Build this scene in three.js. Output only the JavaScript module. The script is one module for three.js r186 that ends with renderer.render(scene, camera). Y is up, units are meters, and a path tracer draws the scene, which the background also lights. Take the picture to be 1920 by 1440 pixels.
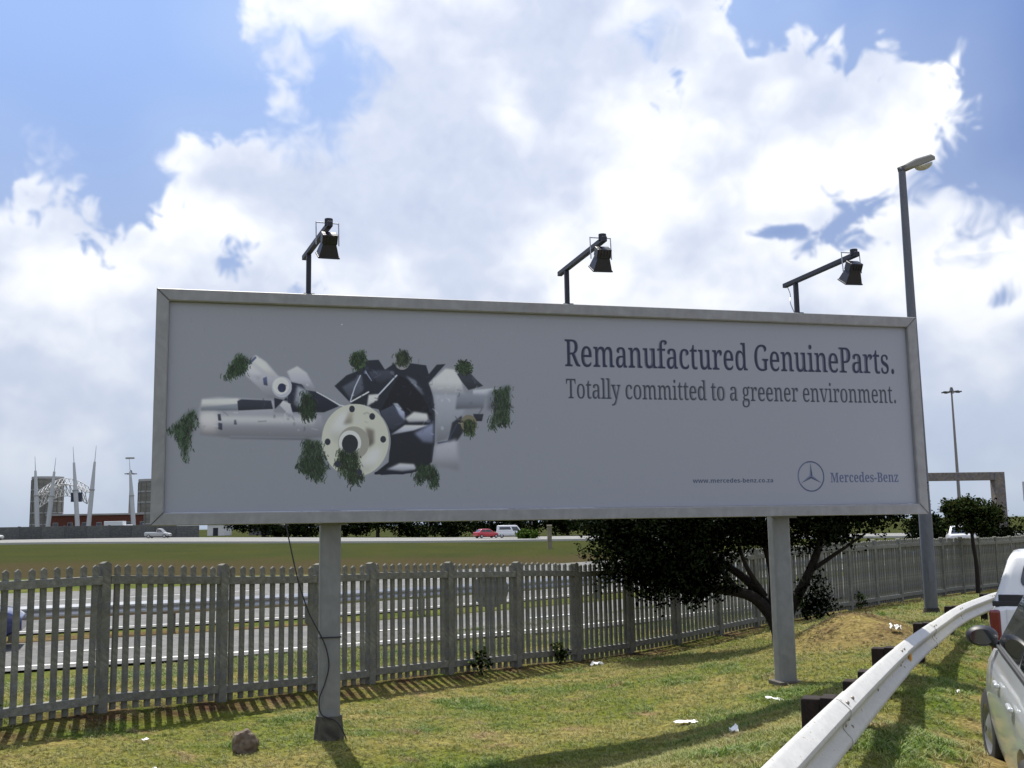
import * as THREE from 'three';
import { mergeGeometries, mergeVertices, toCreasedNormals } from 'three/addons/utils/BufferGeometryUtils.js';
import { RoundedBoxGeometry } from 'three/addons/geometries/RoundedBoxGeometry.js';
import { Brush, Evaluator, SUBTRACTION } from 'three-bvh-csg';
import { createNoise2D, createNoise3D } from 'simplex-noise';

// ------------------------------------------------------------------ camera, renderer, exposure
const scene = new THREE.Scene();
const camera = new THREE.PerspectiveCamera(40.02, 4 / 3, 0.1, 6000);
camera.position.set(0, 1.75, 0);
camera.rotation.order = 'YXZ';
camera.rotation.set(THREE.MathUtils.degToRad(7.594), 0, THREE.MathUtils.degToRad(-0.9367));
const renderer = new THREE.WebGLRenderer({ antialias: true });
renderer.toneMapping = THREE.LinearToneMapping;
renderer.toneMappingExposure = 1.35;
renderer.shadowMap.enabled = true;

// ------------------------------------------------------------------ sun
const R = THREE.MathUtils.degToRad;
const SUN_AZ = R(-20), SUN_EL = R(60);
const sunDir = new THREE.Vector3(Math.sin(SUN_AZ) * Math.cos(SUN_EL), Math.sin(SUN_EL), -Math.cos(SUN_AZ) * Math.cos(SUN_EL));
const sun = new THREE.DirectionalLight(new THREE.Color(1.0, 0.955, 0.86), 5);
sun.name = 'sun';
sun.position.set(4 + sunDir.x * 90, sunDir.y * 90, -18 + sunDir.z * 90);
sun.target.position.set(4, 0, -18);
sun.castShadow = true;
sun.shadow.mapSize.set(4096, 4096);
Object.assign(sun.shadow.camera, { left: -40, right: 40, top: 40, bottom: -40, near: 1, far: 220 });
scene.add(sun, sun.target);

// ------------------------------------------------------------------ noise helpers
function rng(seed) { let a = seed >>> 0; return () => { a = (a + 0x6d2b79f5) | 0; let t = Math.imul(a ^ (a >>> 15), 1 | a); t = (t + Math.imul(t ^ (t >>> 7), 61 | t)) ^ t; return ((t ^ (t >>> 14)) >>> 0) / 4294967296; }; }
const n2 = createNoise2D(rng(11)), n3 = createNoise3D(rng(12));
const clamp = (x, a = 0, b = 1) => Math.min(b, Math.max(a, x));
const sstep = (a, b, x) => { const t = clamp((x - a) / (b - a)); return t * t * (3 - 2 * t); };
const lerp = (a, b, t) => a + (b - a) * t;
const mix3 = (a, b, t) => [lerp(a[0], b[0], t), lerp(a[1], b[1], t), lerp(a[2], b[2], t)];
function fbm2(x, y, o = 5) { let s = 0, a = 0.5, f = 1; for (let i = 0; i < o; i++) { s += a * n2(x * f, y * f); f *= 2.03; a *= 0.5; } return s; }
function fbm3(x, y, z, o = 5) { let s = 0, a = 0.5, f = 1; for (let i = 0; i < o; i++) { s += a * n3(x * f, y * f, z * f); f *= 2.03; a *= 0.5; } return s; }

// ------------------------------------------------------------------ sky: air and cumulus clouds, azimuth / elevation in degrees
{
  const W = 4096, H = 2048, data = new Float32Array(W * H * 4);
  const CLOUDS = [
    [[-14.9, 32], [-14.9, 25.5], [-12.9, 25], [-9.4, 25.4], [-7.9, 24.1], [-8.2, 22.5], [-10.5, 21.1], [-13.7, 20.6], [-17.6, 19.5], [-18.2, 17.9], [-16.7, 16.4], [-15.6, 14.8], [-13.9, 13.4], [-9.6, 12.6], [-9.5, 6.5], [4.1, 6.4], [5.7, 12.1], [8.4, 14.2], [10.2, 15.5], [10.5, 18.4], [9.6, 20.6], [8.2, 21.7], [8.6, 22.8], [8.6, 24.2], [10.6, 24.5], [12.6, 24.8], [12.7, 32]],
    [[7.4, 21], [10.5, 22.4], [10.8, 23.7], [13.5, 24.5], [15.5, 24.2], [16.1, 25.4], [16.9, 23.8], [18.8, 23.1], [20.2, 23.3], [21.7, 22.4], [23.8, 22.2], [24, 20.5], [22.5, 18.1], [20.3, 17.1], [18.6, 15.9], [15.3, 15.8], [9.9, 15], [7.9, 17.9]],
    [[-50, 18], [-35.4, 16.7], [-26.6, 17.4], [-23.6, 16.7], [-20.7, 16.1], [-18, 15.5], [-15.6, 14.1], [-13.3, 12.6], [-12.1, 10.6], [-12, -2], [-50, -2]],
    [[5.1, 12.1], [8.4, 14.5], [13, 14.7], [17.5, 14.6], [21.2, 14.7], [23.7, 14], [26.6, 13.9], [35, 12.7], [50, 14], [50, -2], [3.9, -2]],
    [[5, 9], [13, 10], [14.5, 13.5], [13.5, 19], [10.5, 21], [6, 20]],
    [[-17, 13.2], [-8, 13.6], [-8, 5], [-17, 5]],
    [[22.1, 15.1], [23.1, 16], [24.7, 15.2], [24.5, 14.8]],
  ];
  const HOLES = [[25.4, 10.6, 2.6, 0.9, 1.2], [27, 7.6, 2.4, 0.7, 1.0], [-10.6, 12.6, 1.8, 0.8, 0.6], [-6, 10.8, 4, 0.8, 0.8], [14.6, 15.1, 1.6, 0.45, 1.3], [11.5, 11.6, 3, 0.6, 0.9], [-24, 9.8, 2.6, 0.8, 0.7]];
  const sdPoly = (p, x, y) => {
    let d = 1e9, inside = false;
    for (let i = 0, j = p.length - 1; i < p.length; j = i++) {
      const [xi, yi] = p[i], [xj, yj] = p[j], ex = xj - xi, ey = yj - yi, wx = x - xi, wy = y - yi;
      const t = clamp((wx * ex + wy * ey) / (ex * ex + ey * ey)), bx = wx - ex * t, by = wy - ey * t;
      d = Math.min(d, bx * bx + by * by);
      if ((yi > y) !== (yj > y) && x < (ex * (y - yi)) / ey + xi) inside = !inside;
    }
    return (inside ? 1 : -1) * Math.sqrt(d);
  };
  const hash = (x, y, z) => { let h = Math.imul(x, 374761393) ^ Math.imul(y, 668265263) ^ Math.imul(z, 2147483647 - 61); h = Math.imul(h ^ (h >>> 13), 1274126177); return (h ^ (h >>> 16)) >>> 0; };
  const puff = (x, y, z) => {   // rounded cells, 1 at their centres
    const xi = Math.floor(x), yi = Math.floor(y), zi = Math.floor(z); let m = 9;
    for (let a = -1; a <= 1; a++) for (let b = -1; b <= 1; b++) for (let c = -1; c <= 1; c++) {
      const h = hash(xi + a, yi + b, zi + c), dx = xi + a + (h & 1023) / 1023 - x, dy = yi + b + ((h >>> 10) & 1023) / 1023 - y, dz = zi + c + ((h >>> 20) & 1023) / 1023 - z, q = dx * dx + dy * dy + dz * dz;
      if (q < m) m = q;
    }
    return 1 - Math.sqrt(m) * 1.15;
  };
  const heap = (x, y, z) => (puff(x * 12, y * 14, z * 12) - 0.42) + 0.55 * (puff(x * 27 + 3, y * 30, z * 27) - 0.42) + 0.32 * (puff(x * 60, y * 66, z * 60 + 5) - 0.42) + 0.22 * fbm3(x * 90, y * 90, z * 90, 2);
  for (let j = H / 2 - 4; j < H; j++) {
    const el = ((j + 0.5) / H) * 180 - 90, ce = Math.cos(R(el)), se = Math.sin(R(el));
    for (let i = 0; i < W; i++) {
      // direction of this texel: u = atan2(z, x) / 2pi + 0.5
      const a = ((i + 0.5) / W - 0.5) * 2 * Math.PI, x = ce * Math.cos(a), z = ce * Math.sin(a), y = se;
      const az = (Math.atan2(x, -z) * 180) / Math.PI;
      const gamma = (Math.acos(clamp(x * sunDir.x + y * sunDir.y + z * sunDir.z, -1, 1)) * 180) / Math.PI;
      let c = mix3([0.145, 0.25, 0.575], [0.375, 0.56, 1.0], sstep(54, 33, gamma));
      c = mix3(c, [1.0, 1.02, 1.08], sstep(18, 3, gamma) * 0.6);
      c = mix3([0.47, 0.55, 0.67], c, 1 - 0.95 * Math.exp(-Math.max(el, 0) / 9.5));
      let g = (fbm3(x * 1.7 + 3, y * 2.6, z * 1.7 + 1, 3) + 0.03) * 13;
      const front = sstep(46, 34, Math.abs(az)) * sstep(42, 30, el);
      if (front > 0) {
        let d = 0;
        for (const p of CLOUDS) d += Math.exp(sdPoly(p, az, el) / 1.2);
        d = Math.min(1.2 * Math.log(d + 1e-9), 6);
        for (const [hx, hy, rx, ry, k] of HOLES) d -= k * 2.4 * Math.exp(-(((az - hx) / rx) ** 2) - ((el - hy) / ry) ** 2);
        g = lerp(g, d, front);
      }
      if (g > -4.5) {
        const low = fbm3(x * 7, y * 9, z * 7, 4), k = 0.012, wx = n3(x * 22, y * 22, z * 22) * k, wy = n3(x * 22 + 9, y * 22, z * 22) * k;
        const b = g < 7 ? heap(x + wx, y + wy, z + wx) : 0.2;
        const D = g * 0.85 + b * 2.3 + low * 1.3 + 0.05;
        const soft = lerp(0.5, 1.9, sstep(-0.1, 0.5, fbm3(x * 4 + 8, y * 5, z * 4, 2) + (el < 13 ? 0.25 : 0)));
        c = mix3(c, [0.62, 0.75, 0.98], 0.30 * sstep(-4.4, 0.6, g * 0.85 + low * 0.8));
        const alpha = sstep(-soft * 0.6, soft, D);
        if (alpha > 0) {
          const T = sstep(0.3, 5.0, D * 0.75 + fbm3(x * 4.2 + 9, y * 6, z * 4.2, 4) * 5.0 + 1.1);
          const up = g < 7 ? heap(x + sunDir.x * 0.012, y + 0.016, z + sunDir.z * 0.012) : 0.2;
          let cc = mix3([1.26, 1.26, 1.27], [0.64, 0.715, 0.90], clamp(T * 0.90 + (up - b) * 0.16));
          const hz = Math.exp(-Math.max(el, 0) / 8.0);
          cc = mix3(cc, [0.44, 0.52, 0.64], Math.min(1, hz * 0.98));
          c = mix3(c, cc, alpha * (0.97 - 0.2 * hz));
        }
      }
      const o = (j * W + i) * 4, s = 0.74;
      data[o] = c[0] * s; data[o + 1] = c[1] * s; data[o + 2] = c[2] * s; data[o + 3] = 1;
    }
  }
  for (let j = 0; j < H / 2 - 4; j++) for (let i = 0; i < W; i++) { const o = (j * W + i) * 4; data[o] = 0.2; data[o + 1] = 0.22; data[o + 2] = 0.2; data[o + 3] = 1; }
  const sky = new THREE.DataTexture(data, W, H, THREE.RGBAFormat, THREE.FloatType);
  sky.mapping = THREE.EquirectangularReflectionMapping;
  sky.magFilter = THREE.LinearFilter; sky.minFilter = THREE.LinearFilter;
  sky.wrapS = THREE.RepeatWrapping;
  sky.needsUpdate = true;
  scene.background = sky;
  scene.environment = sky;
}

// ------------------------------------------------------------------ object helpers
const names = new Map();
const numbered = (n) => { const k = names.get(n) ?? 0; names.set(n, k + 1); return k ? n + '_' + String(k).padStart(3, '0') : n; };
const dress = (o) => { o.castShadow = true; o.receiveShadow = true; return o; };
function thing(name, label, category, [x, y, z] = [0, 0, 0], turn = 0, group) {
  const o = new THREE.Group(); o.name = numbered(name); o.position.set(x, y, z); o.rotation.y = turn;
  o.userData = { label, category }; if (group) o.userData.group = group;
  scene.add(o); return o;
}
function part(parent, name, geo, mat, label) { const m = dress(new THREE.Mesh(geo, mat)); m.name = name; if (label) m.userData.label = label; parent.add(m); return m; }
function single(name, label, category, geo, mat, [x, y, z] = [0, 0, 0], turn = 0, group) {
  const m = dress(new THREE.Mesh(geo, mat)); m.name = numbered(name); m.position.set(x, y, z); m.rotation.y = turn;
  m.userData = { label, category }; if (group) m.userData.group = group; scene.add(m); return m;
}
function structure(name, geo, mat) { const m = dress(new THREE.Mesh(geo, mat)); m.name = name; m.userData = { kind: 'structure' }; scene.add(m); return m; }
const V = (x, y, z) => new THREE.Vector3(x, y, z);
const bx = (w, h, d, x = 0, y = 0, z = 0, r = 0) => { const g = r ? new RoundedBoxGeometry(w, h, d, 2, r) : new THREE.BoxGeometry(w, h, d); g.translate(x, y, z); return g; };
function cyl(r0, r1, a, b, seg = 12) {   // tapered bar from a (radius r0) to b (radius r1)
  const d = b.clone().sub(a), g = new THREE.CylinderGeometry(r1, r0, d.length(), seg, 1);
  g.applyQuaternion(new THREE.Quaternion().setFromUnitVectors(V(0, 1, 0), d.clone().normalize()));
  g.translate((a.x + b.x) / 2, (a.y + b.y) / 2, (a.z + b.z) / 2); return g;
}
const merge = (list) => mergeGeometries(list.map((g) => { const q = g.index ? g.toNonIndexed() : g; for (const k of Object.keys(q.attributes)) if (!['position', 'normal', 'uv'].includes(k)) q.deleteAttribute(k); return q; }));
function tube(pts, r, seg = 40, rad = 6) { return new THREE.TubeGeometry(new THREE.CatmullRomCurve3(pts), seg, r, rad, false); }
const extrude = (pts, depth, bevel = 0, holes = []) => {
  const s = new THREE.Shape(pts.map((p) => new THREE.Vector2(p[0], p[1])));
  for (const h of holes) s.holes.push(new THREE.Path(h.map((p) => new THREE.Vector2(p[0], p[1]))));
  return new THREE.ExtrudeGeometry(s, { depth, bevelEnabled: bevel > 0, bevelSize: bevel, bevelThickness: bevel, bevelOffset: -bevel, bevelSegments: 1, curveSegments: 10 });
};
function dataTex(w, h, fn, srgb = true, rx = 1, ry = 1) {
  const d = new Uint8Array(w * h * 4);
  for (let y = 0; y < h; y++) for (let x = 0; x < w; x++) { const c = fn(x / w, y / h), o = (y * w + x) * 4; d[o] = clamp(c[0], 0, 255); d[o + 1] = clamp(c[1], 0, 255); d[o + 2] = clamp(c[2], 0, 255); d[o + 3] = 255; }
  const t = new THREE.DataTexture(d, w, h); t.wrapS = t.wrapT = THREE.RepeatWrapping; t.magFilter = THREE.LinearFilter; t.minFilter = THREE.LinearMipmapLinearFilter; t.generateMipmaps = true;
  if (srgb) t.colorSpace = THREE.SRGBColorSpace; t.repeat.set(rx, ry); t.needsUpdate = true; return t;
}
// seamless noise in u, v (period 1)
const torus = (u, v, f, seed, o = 4) => { const a = u * 2 * Math.PI, b = v * 2 * Math.PI, k = f / (2 * Math.PI); return fbm3(Math.cos(a) * k + seed, Math.sin(a) * k + Math.cos(b) * k * 1.3, Math.sin(b) * k * 1.3 - seed, o); };
const grey = (base, amp, f, seed, o = 5) => dataTex(256, 256, (u, v) => { const n = base + amp * torus(u, v, f, seed, o); return [n, n, n]; });
function reUV(geo, s = 1) {   // box-projected uv in metres
  const g = geo.index ? geo.toNonIndexed() : geo, p = g.attributes.position, uv = new Float32Array(p.count * 2), n = g.attributes.normal;
  for (let i = 0; i < p.count; i++) {
    const ax = Math.abs(n.getX(i)), ay = Math.abs(n.getY(i)), az = Math.abs(n.getZ(i));
    const [a, b] = ay > ax && ay > az ? [p.getX(i), p.getZ(i)] : ax > az ? [p.getZ(i), p.getY(i)] : [p.getX(i), p.getY(i)];
    uv[2 * i] = a * s; uv[2 * i + 1] = b * s;
  }
  g.setAttribute('uv', new THREE.BufferAttribute(uv, 2)); return g;
}
const lin = (r, g, b) => new THREE.Color().setRGB(r, g, b);
const std = (o) => new THREE.MeshStandardMaterial(o), phys = (o) => new THREE.MeshPhysicalMaterial(o);

// ------------------------------------------------------------------ terrain
// survey points on the verge: x, distance ahead, height
const SURVEY = [[-1.93, 11.32, -.474], [3.11, 12.64, -.19], [-4.9, 12.8, -.36], [-3.93, 14.1, -.43], [-2.15, 15.84, -.51], [-1.09, 17.06, -.56], [0, 18.06, -.62], [1.06, 19.9, -.70], [4.5, 23.6, -.64], [8, 27.6, -.60], [11.8, 32.2, -.62], [16.1, 35.9, -.65], [22, 42, -.65], [-4.67, 11.64, -.45], [-4.06, 12.37, -.5], [-2.24, 14.3, -.56], [-1.18, 15.5, -.61], [.26, 16.98, -.655], [.14, 10.5, -.49], [1.66, 10.98, -.36], [2.36, 11.23, -.25], [2.98, 11.47, -.13], [.9, 9.33, -.31], [1.53, 9.55, -.21], [2.15, 9.78, -.10], [2.7, 10, .03], [1.4, 5.3, .27], [2.62, 8, .235], [4.23, 11.5, .08], [6.05, 15.2, -.09], [8.2, 19, -.17], [2.15, 5.17, .14], [2.7, 6.4, .13], [3.3, 7.67, .10], [4.1, 9.4, .05], [4.9, 11.2, -.04], [6.1, 13.7, -.14], [7.6, 16.6, -.24], [1.1, 4.5, .27], [1.88, 6.3, .27], [3.45, 9.7, .19], [5.25, 13.5, -.03], [7, 17, -.14], [9.5, 21.1, -.2], [13, 27, -.35], [18, 34, -.5], [9.66, 25, -.45], [7.2, 22, -.4], [5.1, 19.6, -.5], [3, 6.5, 0], [2.3, 4.8, .02], [3.6, 8.05, -.05], [4.4, 8, -.05], [3.3, 5, -.02], [5.6, 12, -.33], [7.4, 12.5, -.36], [9, 17, -.5], [12, 20, -.6], [0, 0, .1], [-3, 5, -.3], [-6, 8, -.55], [-1.2, 9.6, -.6], [-2.5, 9.2, -.6], [-.3, 9.9, -.57], [-8, 10.5, -.4], [-8, 4, -.4], [4, 1, 0], [8, 6, -.1]];
const tps = (() => {
  const n = SURVEY.length, N = n + 3, A = Array.from({ length: N }, () => new Float64Array(N + 1)), k = (r2) => (r2 > 1e-12 ? 0.5 * r2 * Math.log(r2) : 0);
  for (let i = 0; i < n; i++) {
    for (let j = 0; j < n; j++) A[i][j] = k((SURVEY[i][0] - SURVEY[j][0]) ** 2 + (SURVEY[i][1] - SURVEY[j][1]) ** 2) + (i === j ? 0.02 : 0);
    A[i][n] = A[n][i] = 1; A[i][n + 1] = A[n + 1][i] = SURVEY[i][0]; A[i][n + 2] = A[n + 2][i] = SURVEY[i][1]; A[i][N] = SURVEY[i][2];
  }
  for (let c = 0; c < N; c++) {
    let p = c; for (let r = c + 1; r < N; r++) if (Math.abs(A[r][c]) > Math.abs(A[p][c])) p = r;
    [A[c], A[p]] = [A[p], A[c]];
    for (let r = 0; r < N; r++) if (r !== c) { const f = A[r][c] / A[c][c]; if (f) for (let q = c; q <= N; q++) A[r][q] -= f * A[c][q]; }
  }
  const w = A.map((row, i) => row[N] / row[i]);
  return (x, d) => { let y = w[n] + w[n + 1] * x + w[n + 2] * d; for (let i = 0; i < n; i++) y += w[i] * k((SURVEY[i][0] - x) ** 2 + (SURVEY[i][1] - d) ** 2); return y; };
})();
const FX = -4.9, FD = 12.8, FUX = 0.673, FUD = 0.740;                       // fence line: start and direction (x, distance)
const beyondFence = (x, d) => (d - FD) * FUX - (x - FX) * FUD;
const acrossHighway = (x, d) => 0.94 * d - 0.342 * x;                        // distance measured across the motorway
const along = (x, d) => 0.94 * x + 0.342 * d;
function groundY(x, d) {
  const cx = clamp(x, -9, 22), cd = clamp(d, 0, 43);
  let y = tps(cx, cd) + 0.46 * Math.exp(-(((x - 5.3) / 1.0) ** 2) - ((d - 17.0) / 1.15) ** 2);
  const far = Math.max(Math.abs(x - cx), Math.abs(d - cd));
  y = lerp(y, clamp(y, -0.7, 0.2), sstep(0, 6, far));
  y += 0.018 * fbm2(x * 1.3, d * 1.3, 3);
  const b = sstep(0.8, 6, beyondFence(x, d));
  if (b > 0) {
    const yf = lerp(0.47, -0.42, sstep(-70, 0, x) ) - 0.45 * sstep(0, 60, x);
    const rise = sstep(47, 60, acrossHighway(x, d)) * clamp((d - 52) / 113);
    let yb = lerp(-0.65, yf, rise);
    if (d > 200) yb += Math.min((d - 200) * 0.0015, 1.2);
    y = lerp(y, yb, b);
  }
  return y;
}
const P = (x, d, up = 0) => V(x, groundY(x, d) + up, -d);

const railX = (d) => { const q = [[-6, -4.0], [0, -1.15], [4.47, 0.996], [6.3, 1.847], [7.3, 2.309], [9.7, 3.384], [11.5, 4.232], [13.5, 5.197], [17, 6.984], [21, 9.43], [26, 12.6], [32, 17]]; for (let i = 1; i < q.length; i++) if (d <= q[i][0] || i === q.length - 1) { const [a, b] = [q[i - 1], q[i]]; return a[1] + ((b[1] - a[1]) * (d - a[0])) / (b[0] - a[0]); } };
const C_GREEN = [0.138, 0.168, 0.024], C_LUSH = [0.090, 0.155, 0.015], C_STRAW = [0.30, 0.245, 0.096], C_EARTH = [0.27, 0.19, 0.108], C_DARK = [0.05, 0.036, 0.024];
function groundColour(x, d) {
  const bf = beyondFence(x, d), big = fbm2(x * 0.33 + 4, d * 0.33, 4), mid = fbm2(x * 1.4, d * 1.4 + 9, 4), fine = fbm2(x * 6, d * 6, 3);
  if (bf > 2) {
    const wy = acrossHighway(x, d); if (wy > 25.6 && wy < 27.4 && x < 2) return mix3([0.13, 0.09, 0.045], C_STRAW, clamp(0.2 + mid));
    if (d < 55) return mix3([0.085, 0.13, 0.02], C_STRAW, clamp(0.22 + mid * 0.5 + big * 0.4));
    const brown = sstep(88, 72, d + big * 10);
    return mix3(mix3([0.056, 0.066, 0.009], [0.038, 0.052, 0.007], clamp(0.5 + fbm2(x * 0.09, d * 0.05, 3))), [0.072, 0.054, 0.024], clamp(brown * 0.8 + mid * 0.25));
  }
  let c = mix3(C_GREEN, C_STRAW, clamp(0.34 + big * 0.8 + mid * 0.45 + fine * 0.2));
  c = mix3(c, C_LUSH, clamp(sstep(0.12, 0.5, fbm2(x * 0.5 + 31, d * 0.5 + 7, 3)) * 0.9));
  const rx = x - railX(d);                                                    // road side of the guardrail: worn earth by the parked cars
  const worn = sstep(0.5, 0.85, rx + mid * 0.5 + fine * 0.2) * clamp(0.85 + mid * 0.8);
  c = mix3(c, mix3(C_EARTH, C_STRAW, clamp(0.45 + mid)), worn);
  const lush = sstep(0.1, 0.25, rx) * sstep(0.62, 0.42, rx + mid * 0.4);
  c = mix3(c, C_LUSH, lush * 0.7);
  const mound = Math.exp(-(((x - 5.2) / 1.0) ** 2) - ((d - 16.4) / 1.3) ** 2);
  c = mix3(c, mix3([0.19, 0.14, 0.07], C_STRAW, clamp(0.5 + mid)), clamp(mound * 1.6));
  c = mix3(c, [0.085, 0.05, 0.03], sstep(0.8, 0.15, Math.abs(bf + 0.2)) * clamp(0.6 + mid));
  c = mix3(c, C_EARTH, sstep(0.62, 0.8, fbm2(x * 0.9 + 50, d * 0.9, 3) + 0.25) * 0.8);
  return c;
}
{
  const line = (segs) => { const o = [segs[0][0]]; for (const [to, step] of segs.slice(1)) { const from = o[o.length - 1], n = Math.max(1, Math.round(Math.abs(to - from) / step)); for (let i = 1; i <= n; i++) o.push(from + ((to - from) * i) / n); } return o; };
  const xs = line([[-3000], [-600, 400], [-150, 30], [-40, 6], [-14, 1.5], [-7, 0.5], [14, 0.16], [24, 0.6], [60, 4], [150, 15], [600, 50], [3000, 400]]);
  const ds = line([[-60], [-8, 8], [2, 0.8], [24, 0.16], [44, 0.5], [70, 1.5], [220, 6], [600, 40], [4000, 400]]);
  const pos = [], col = [], uv = [], idx = [];
  for (const d of ds) for (const x of xs) {
    pos.push(x, groundY(x, d), -d); uv.push(x / 1.6, d / 1.6);
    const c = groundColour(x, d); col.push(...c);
  }
  const nx = xs.length;
  for (let j = 0; j + 1 < ds.length; j++) for (let i = 0; i + 1 < nx; i++) { const a = j * nx + i; idx.push(a, a + 1, a + nx, a + 1, a + nx + 1, a + nx); }
  const g = new THREE.BufferGeometry();
  g.setAttribute('position', new THREE.Float32BufferAttribute(pos, 3)); g.setAttribute('color', new THREE.Float32BufferAttribute(col, 3)); g.setAttribute('uv', new THREE.Float32BufferAttribute(uv, 2));
  g.setIndex(idx); g.computeVertexNormals();
  const soil = dataTex(512, 512, (u, v) => { const n = 205 + 70 * torus(u, v, 22, 3, 5) + 30 * torus(u, v, 7, 8, 3); return [n + 4, n, n - 8]; });
  const bump = dataTex(512, 512, (u, v) => { const n = 128 + 120 * torus(u, v, 26, 5, 5); return [n, n, n]; }, false);
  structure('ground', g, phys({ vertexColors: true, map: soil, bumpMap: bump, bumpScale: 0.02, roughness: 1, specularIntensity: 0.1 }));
}

// ------------------------------------------------------------------ mown grass: one mass of small tufts
{
  const r = rng(77), blades = [];
  for (let i = 0; i < 7; i++) {
    const a = r() * 6.283, lean = 0.25 + r() * 0.9, h = 0.6 + r() * 0.5, w = 0.055 + r() * 0.03, cx = (r() - 0.5) * 0.5, cz = (r() - 0.5) * 0.5;
    const dx = Math.cos(a), dz = Math.sin(a), mx = cx + dx * lean * 0.3, mz = cz + dz * lean * 0.3, tx = cx + dx * lean, tz = cz + dz * lean, px = -dz * w, pz = dx * w;
    blades.push(cx - px, 0, cz - pz, cx + px, 0, cz + pz, mx + px * 0.8, h * 0.6, mz + pz * 0.8, cx - px, 0, cz - pz, mx + px * 0.8, h * 0.6, mz + pz * 0.8, mx - px * 0.8, h * 0.6, mz - pz * 0.8, mx - px * 0.8, h * 0.6, mz - pz * 0.8, mx + px * 0.8, h * 0.6, mz + pz * 0.8, tx, h, tz);
  }
  const g = new THREE.BufferGeometry(); g.setAttribute('position', new THREE.Float32BufferAttribute(blades, 3)); g.computeVertexNormals();
  const mat = phys({ color: 0xffffff, roughness: 0.9, transmission: 0.3, thickness: 0, side: THREE.DoubleSide });
  const spots = [], q = new THREE.Quaternion(), e = new THREE.Euler(), m = new THREE.Matrix4();
  const put = (x, d, s) => spots.push([x, d, s]);
  for (let i = 0; i < 190000; i++) {
    const d = 3.5 + 28 * r() ** 1.25, x = -0.52 * d - 0.6 + r() * (1.04 * d + 1.2);
    if (beyondFence(x, d) > 5.5) continue;
    const rx = x - railX(d); if (rx > 5) continue;
    const bald = fbm2(x * 1.4, d * 1.4 + 9, 4);
    if (rx > 0.45 && r() < 0.35 + 0.5 * sstep(0.5, 0.9, rx) + bald * 0.5) continue;
    if (r() < sstep(0.1, 0.5, bald) * 0.5) continue;
    if (r() < 0.92 * Math.exp(-(((x - 5.2) / 0.95) ** 2) - ((d - 16.3) / 1.2) ** 2)) continue;
    if (r() < 0.6 * sstep(1.0, 0.2, Math.abs(beyondFence(x, d) + 0.4))) continue;
    const fenceSide = sstep(1.0, 0.1, Math.abs(beyondFence(x, d)));
    put(x, d, (0.026 + 0.03 * r() ** 2) * (1 - 0.25 * fenceSide) * (1 + 0.5 * sstep(0.15, 0.5, fbm2(x * 0.5 + 31, d * 0.5 + 7, 3))) * (1 + clamp((d - 12) / 25)));
  }
  const inst = new THREE.InstancedMesh(g, mat, spots.length), c = new THREE.Color();
  spots.forEach(([x, d, s], i) => {
    e.set((r() - 0.5) * 0.4, r() * 6.283, (r() - 0.5) * 0.4); q.setFromEuler(e);
    m.compose(V(x, groundY(x, d) - 0.006, -d), q, V(s * (0.9 + r() * 0.5), s * (0.55 + r() * 0.5), s * (0.9 + r() * 0.5))); inst.setMatrixAt(i, m);
    const k = groundColour(x, d), t = 0.95 + r() * 0.35, dry = r() < 0.22 ? 0.6 : 0.12, f = mix3(k, C_STRAW, dry * r());
    inst.setColorAt(i, c.setRGB(clamp(f[0] * t * 1.05), clamp(f[1] * t * 1.1), clamp(f[2] * t)));
  });
  inst.name = 'grass'; inst.castShadow = inst.receiveShadow = true;
  inst.userData = { kind: 'stuff', label: 'short patchy mown grass covering the verge', category: 'grass' };
  scene.add(inst);
}

// ------------------------------------------------------------------ motorway beyond the fence
const asphaltTex = dataTex(512, 512, (u, v) => { const n = 196 + 60 * torus(u, v, 30, 2, 5) + 34 * torus(u, v, 5, 6, 3); return [n, n, n - 2]; });
const M_ASPHALT = std({ color: lin(0.17, 0.168, 0.166), map: asphaltTex, roughness: 0.85 });
const M_PAINT = std({ color: lin(0.72, 0.72, 0.70), roughness: 0.7 });
// the motorway runs past the fence at 20 degrees and then swings away parallel to it; s along, w across
const PATH = (() => { const o = []; let x = -0.342 * 20.3 - 0.94 * 100, d = 0.94 * 20.3 - 0.342 * 100; for (let s = -100; s <= 200; s += 0.5) { const h = R(lerp(20, 47.7, sstep(-8, 20, s))); o.push([x, d, h]); x += 0.5 * Math.cos(h); d += 0.5 * Math.sin(h); } return o; })();
const onMotorway = (s, w) => { const f = clamp((s + 100) * 2, 0, PATH.length - 2), i = Math.floor(f), t = f - i, a = PATH[i], b = PATH[i + 1], h = lerp(a[2], b[2], t), k = w - 20.3; return [lerp(a[0], b[0], t) - Math.sin(h) * k, lerp(a[1], b[1], t) + Math.cos(h) * k, h]; };
function ribbon(name, w0, w1, s0, s1, up, mat, step = 4) {   // strip along the motorway, w across, s along
  const pos = [], uv = [], idx = [], n = Math.ceil((s1 - s0) / step), mW = Math.max(1, Math.round((w1 - w0) / 6));
  for (let i = 0; i <= n; i++) for (let j = 0; j <= mW; j++) { const s = s0 + ((s1 - s0) * i) / n, w = w0 + ((w1 - w0) * j) / mW, [x, d] = onMotorway(s, w); pos.push(x, groundY(x, d) + up, -d); uv.push(s / 6, w / 6); }
  for (let i = 0; i < n; i++) for (let j = 0; j < mW; j++) { const a = i * (mW + 1) + j, b = a + mW + 1; idx.push(a, b, a + 1, a + 1, b, b + 1); }
  const g = new THREE.BufferGeometry(); g.setAttribute('position', new THREE.Float32BufferAttribute(pos, 3)); g.setAttribute('uv', new THREE.Float32BufferAttribute(uv, 2)); g.setIndex(idx); g.computeVertexNormals();
  return structure(name, g, mat);
}
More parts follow.
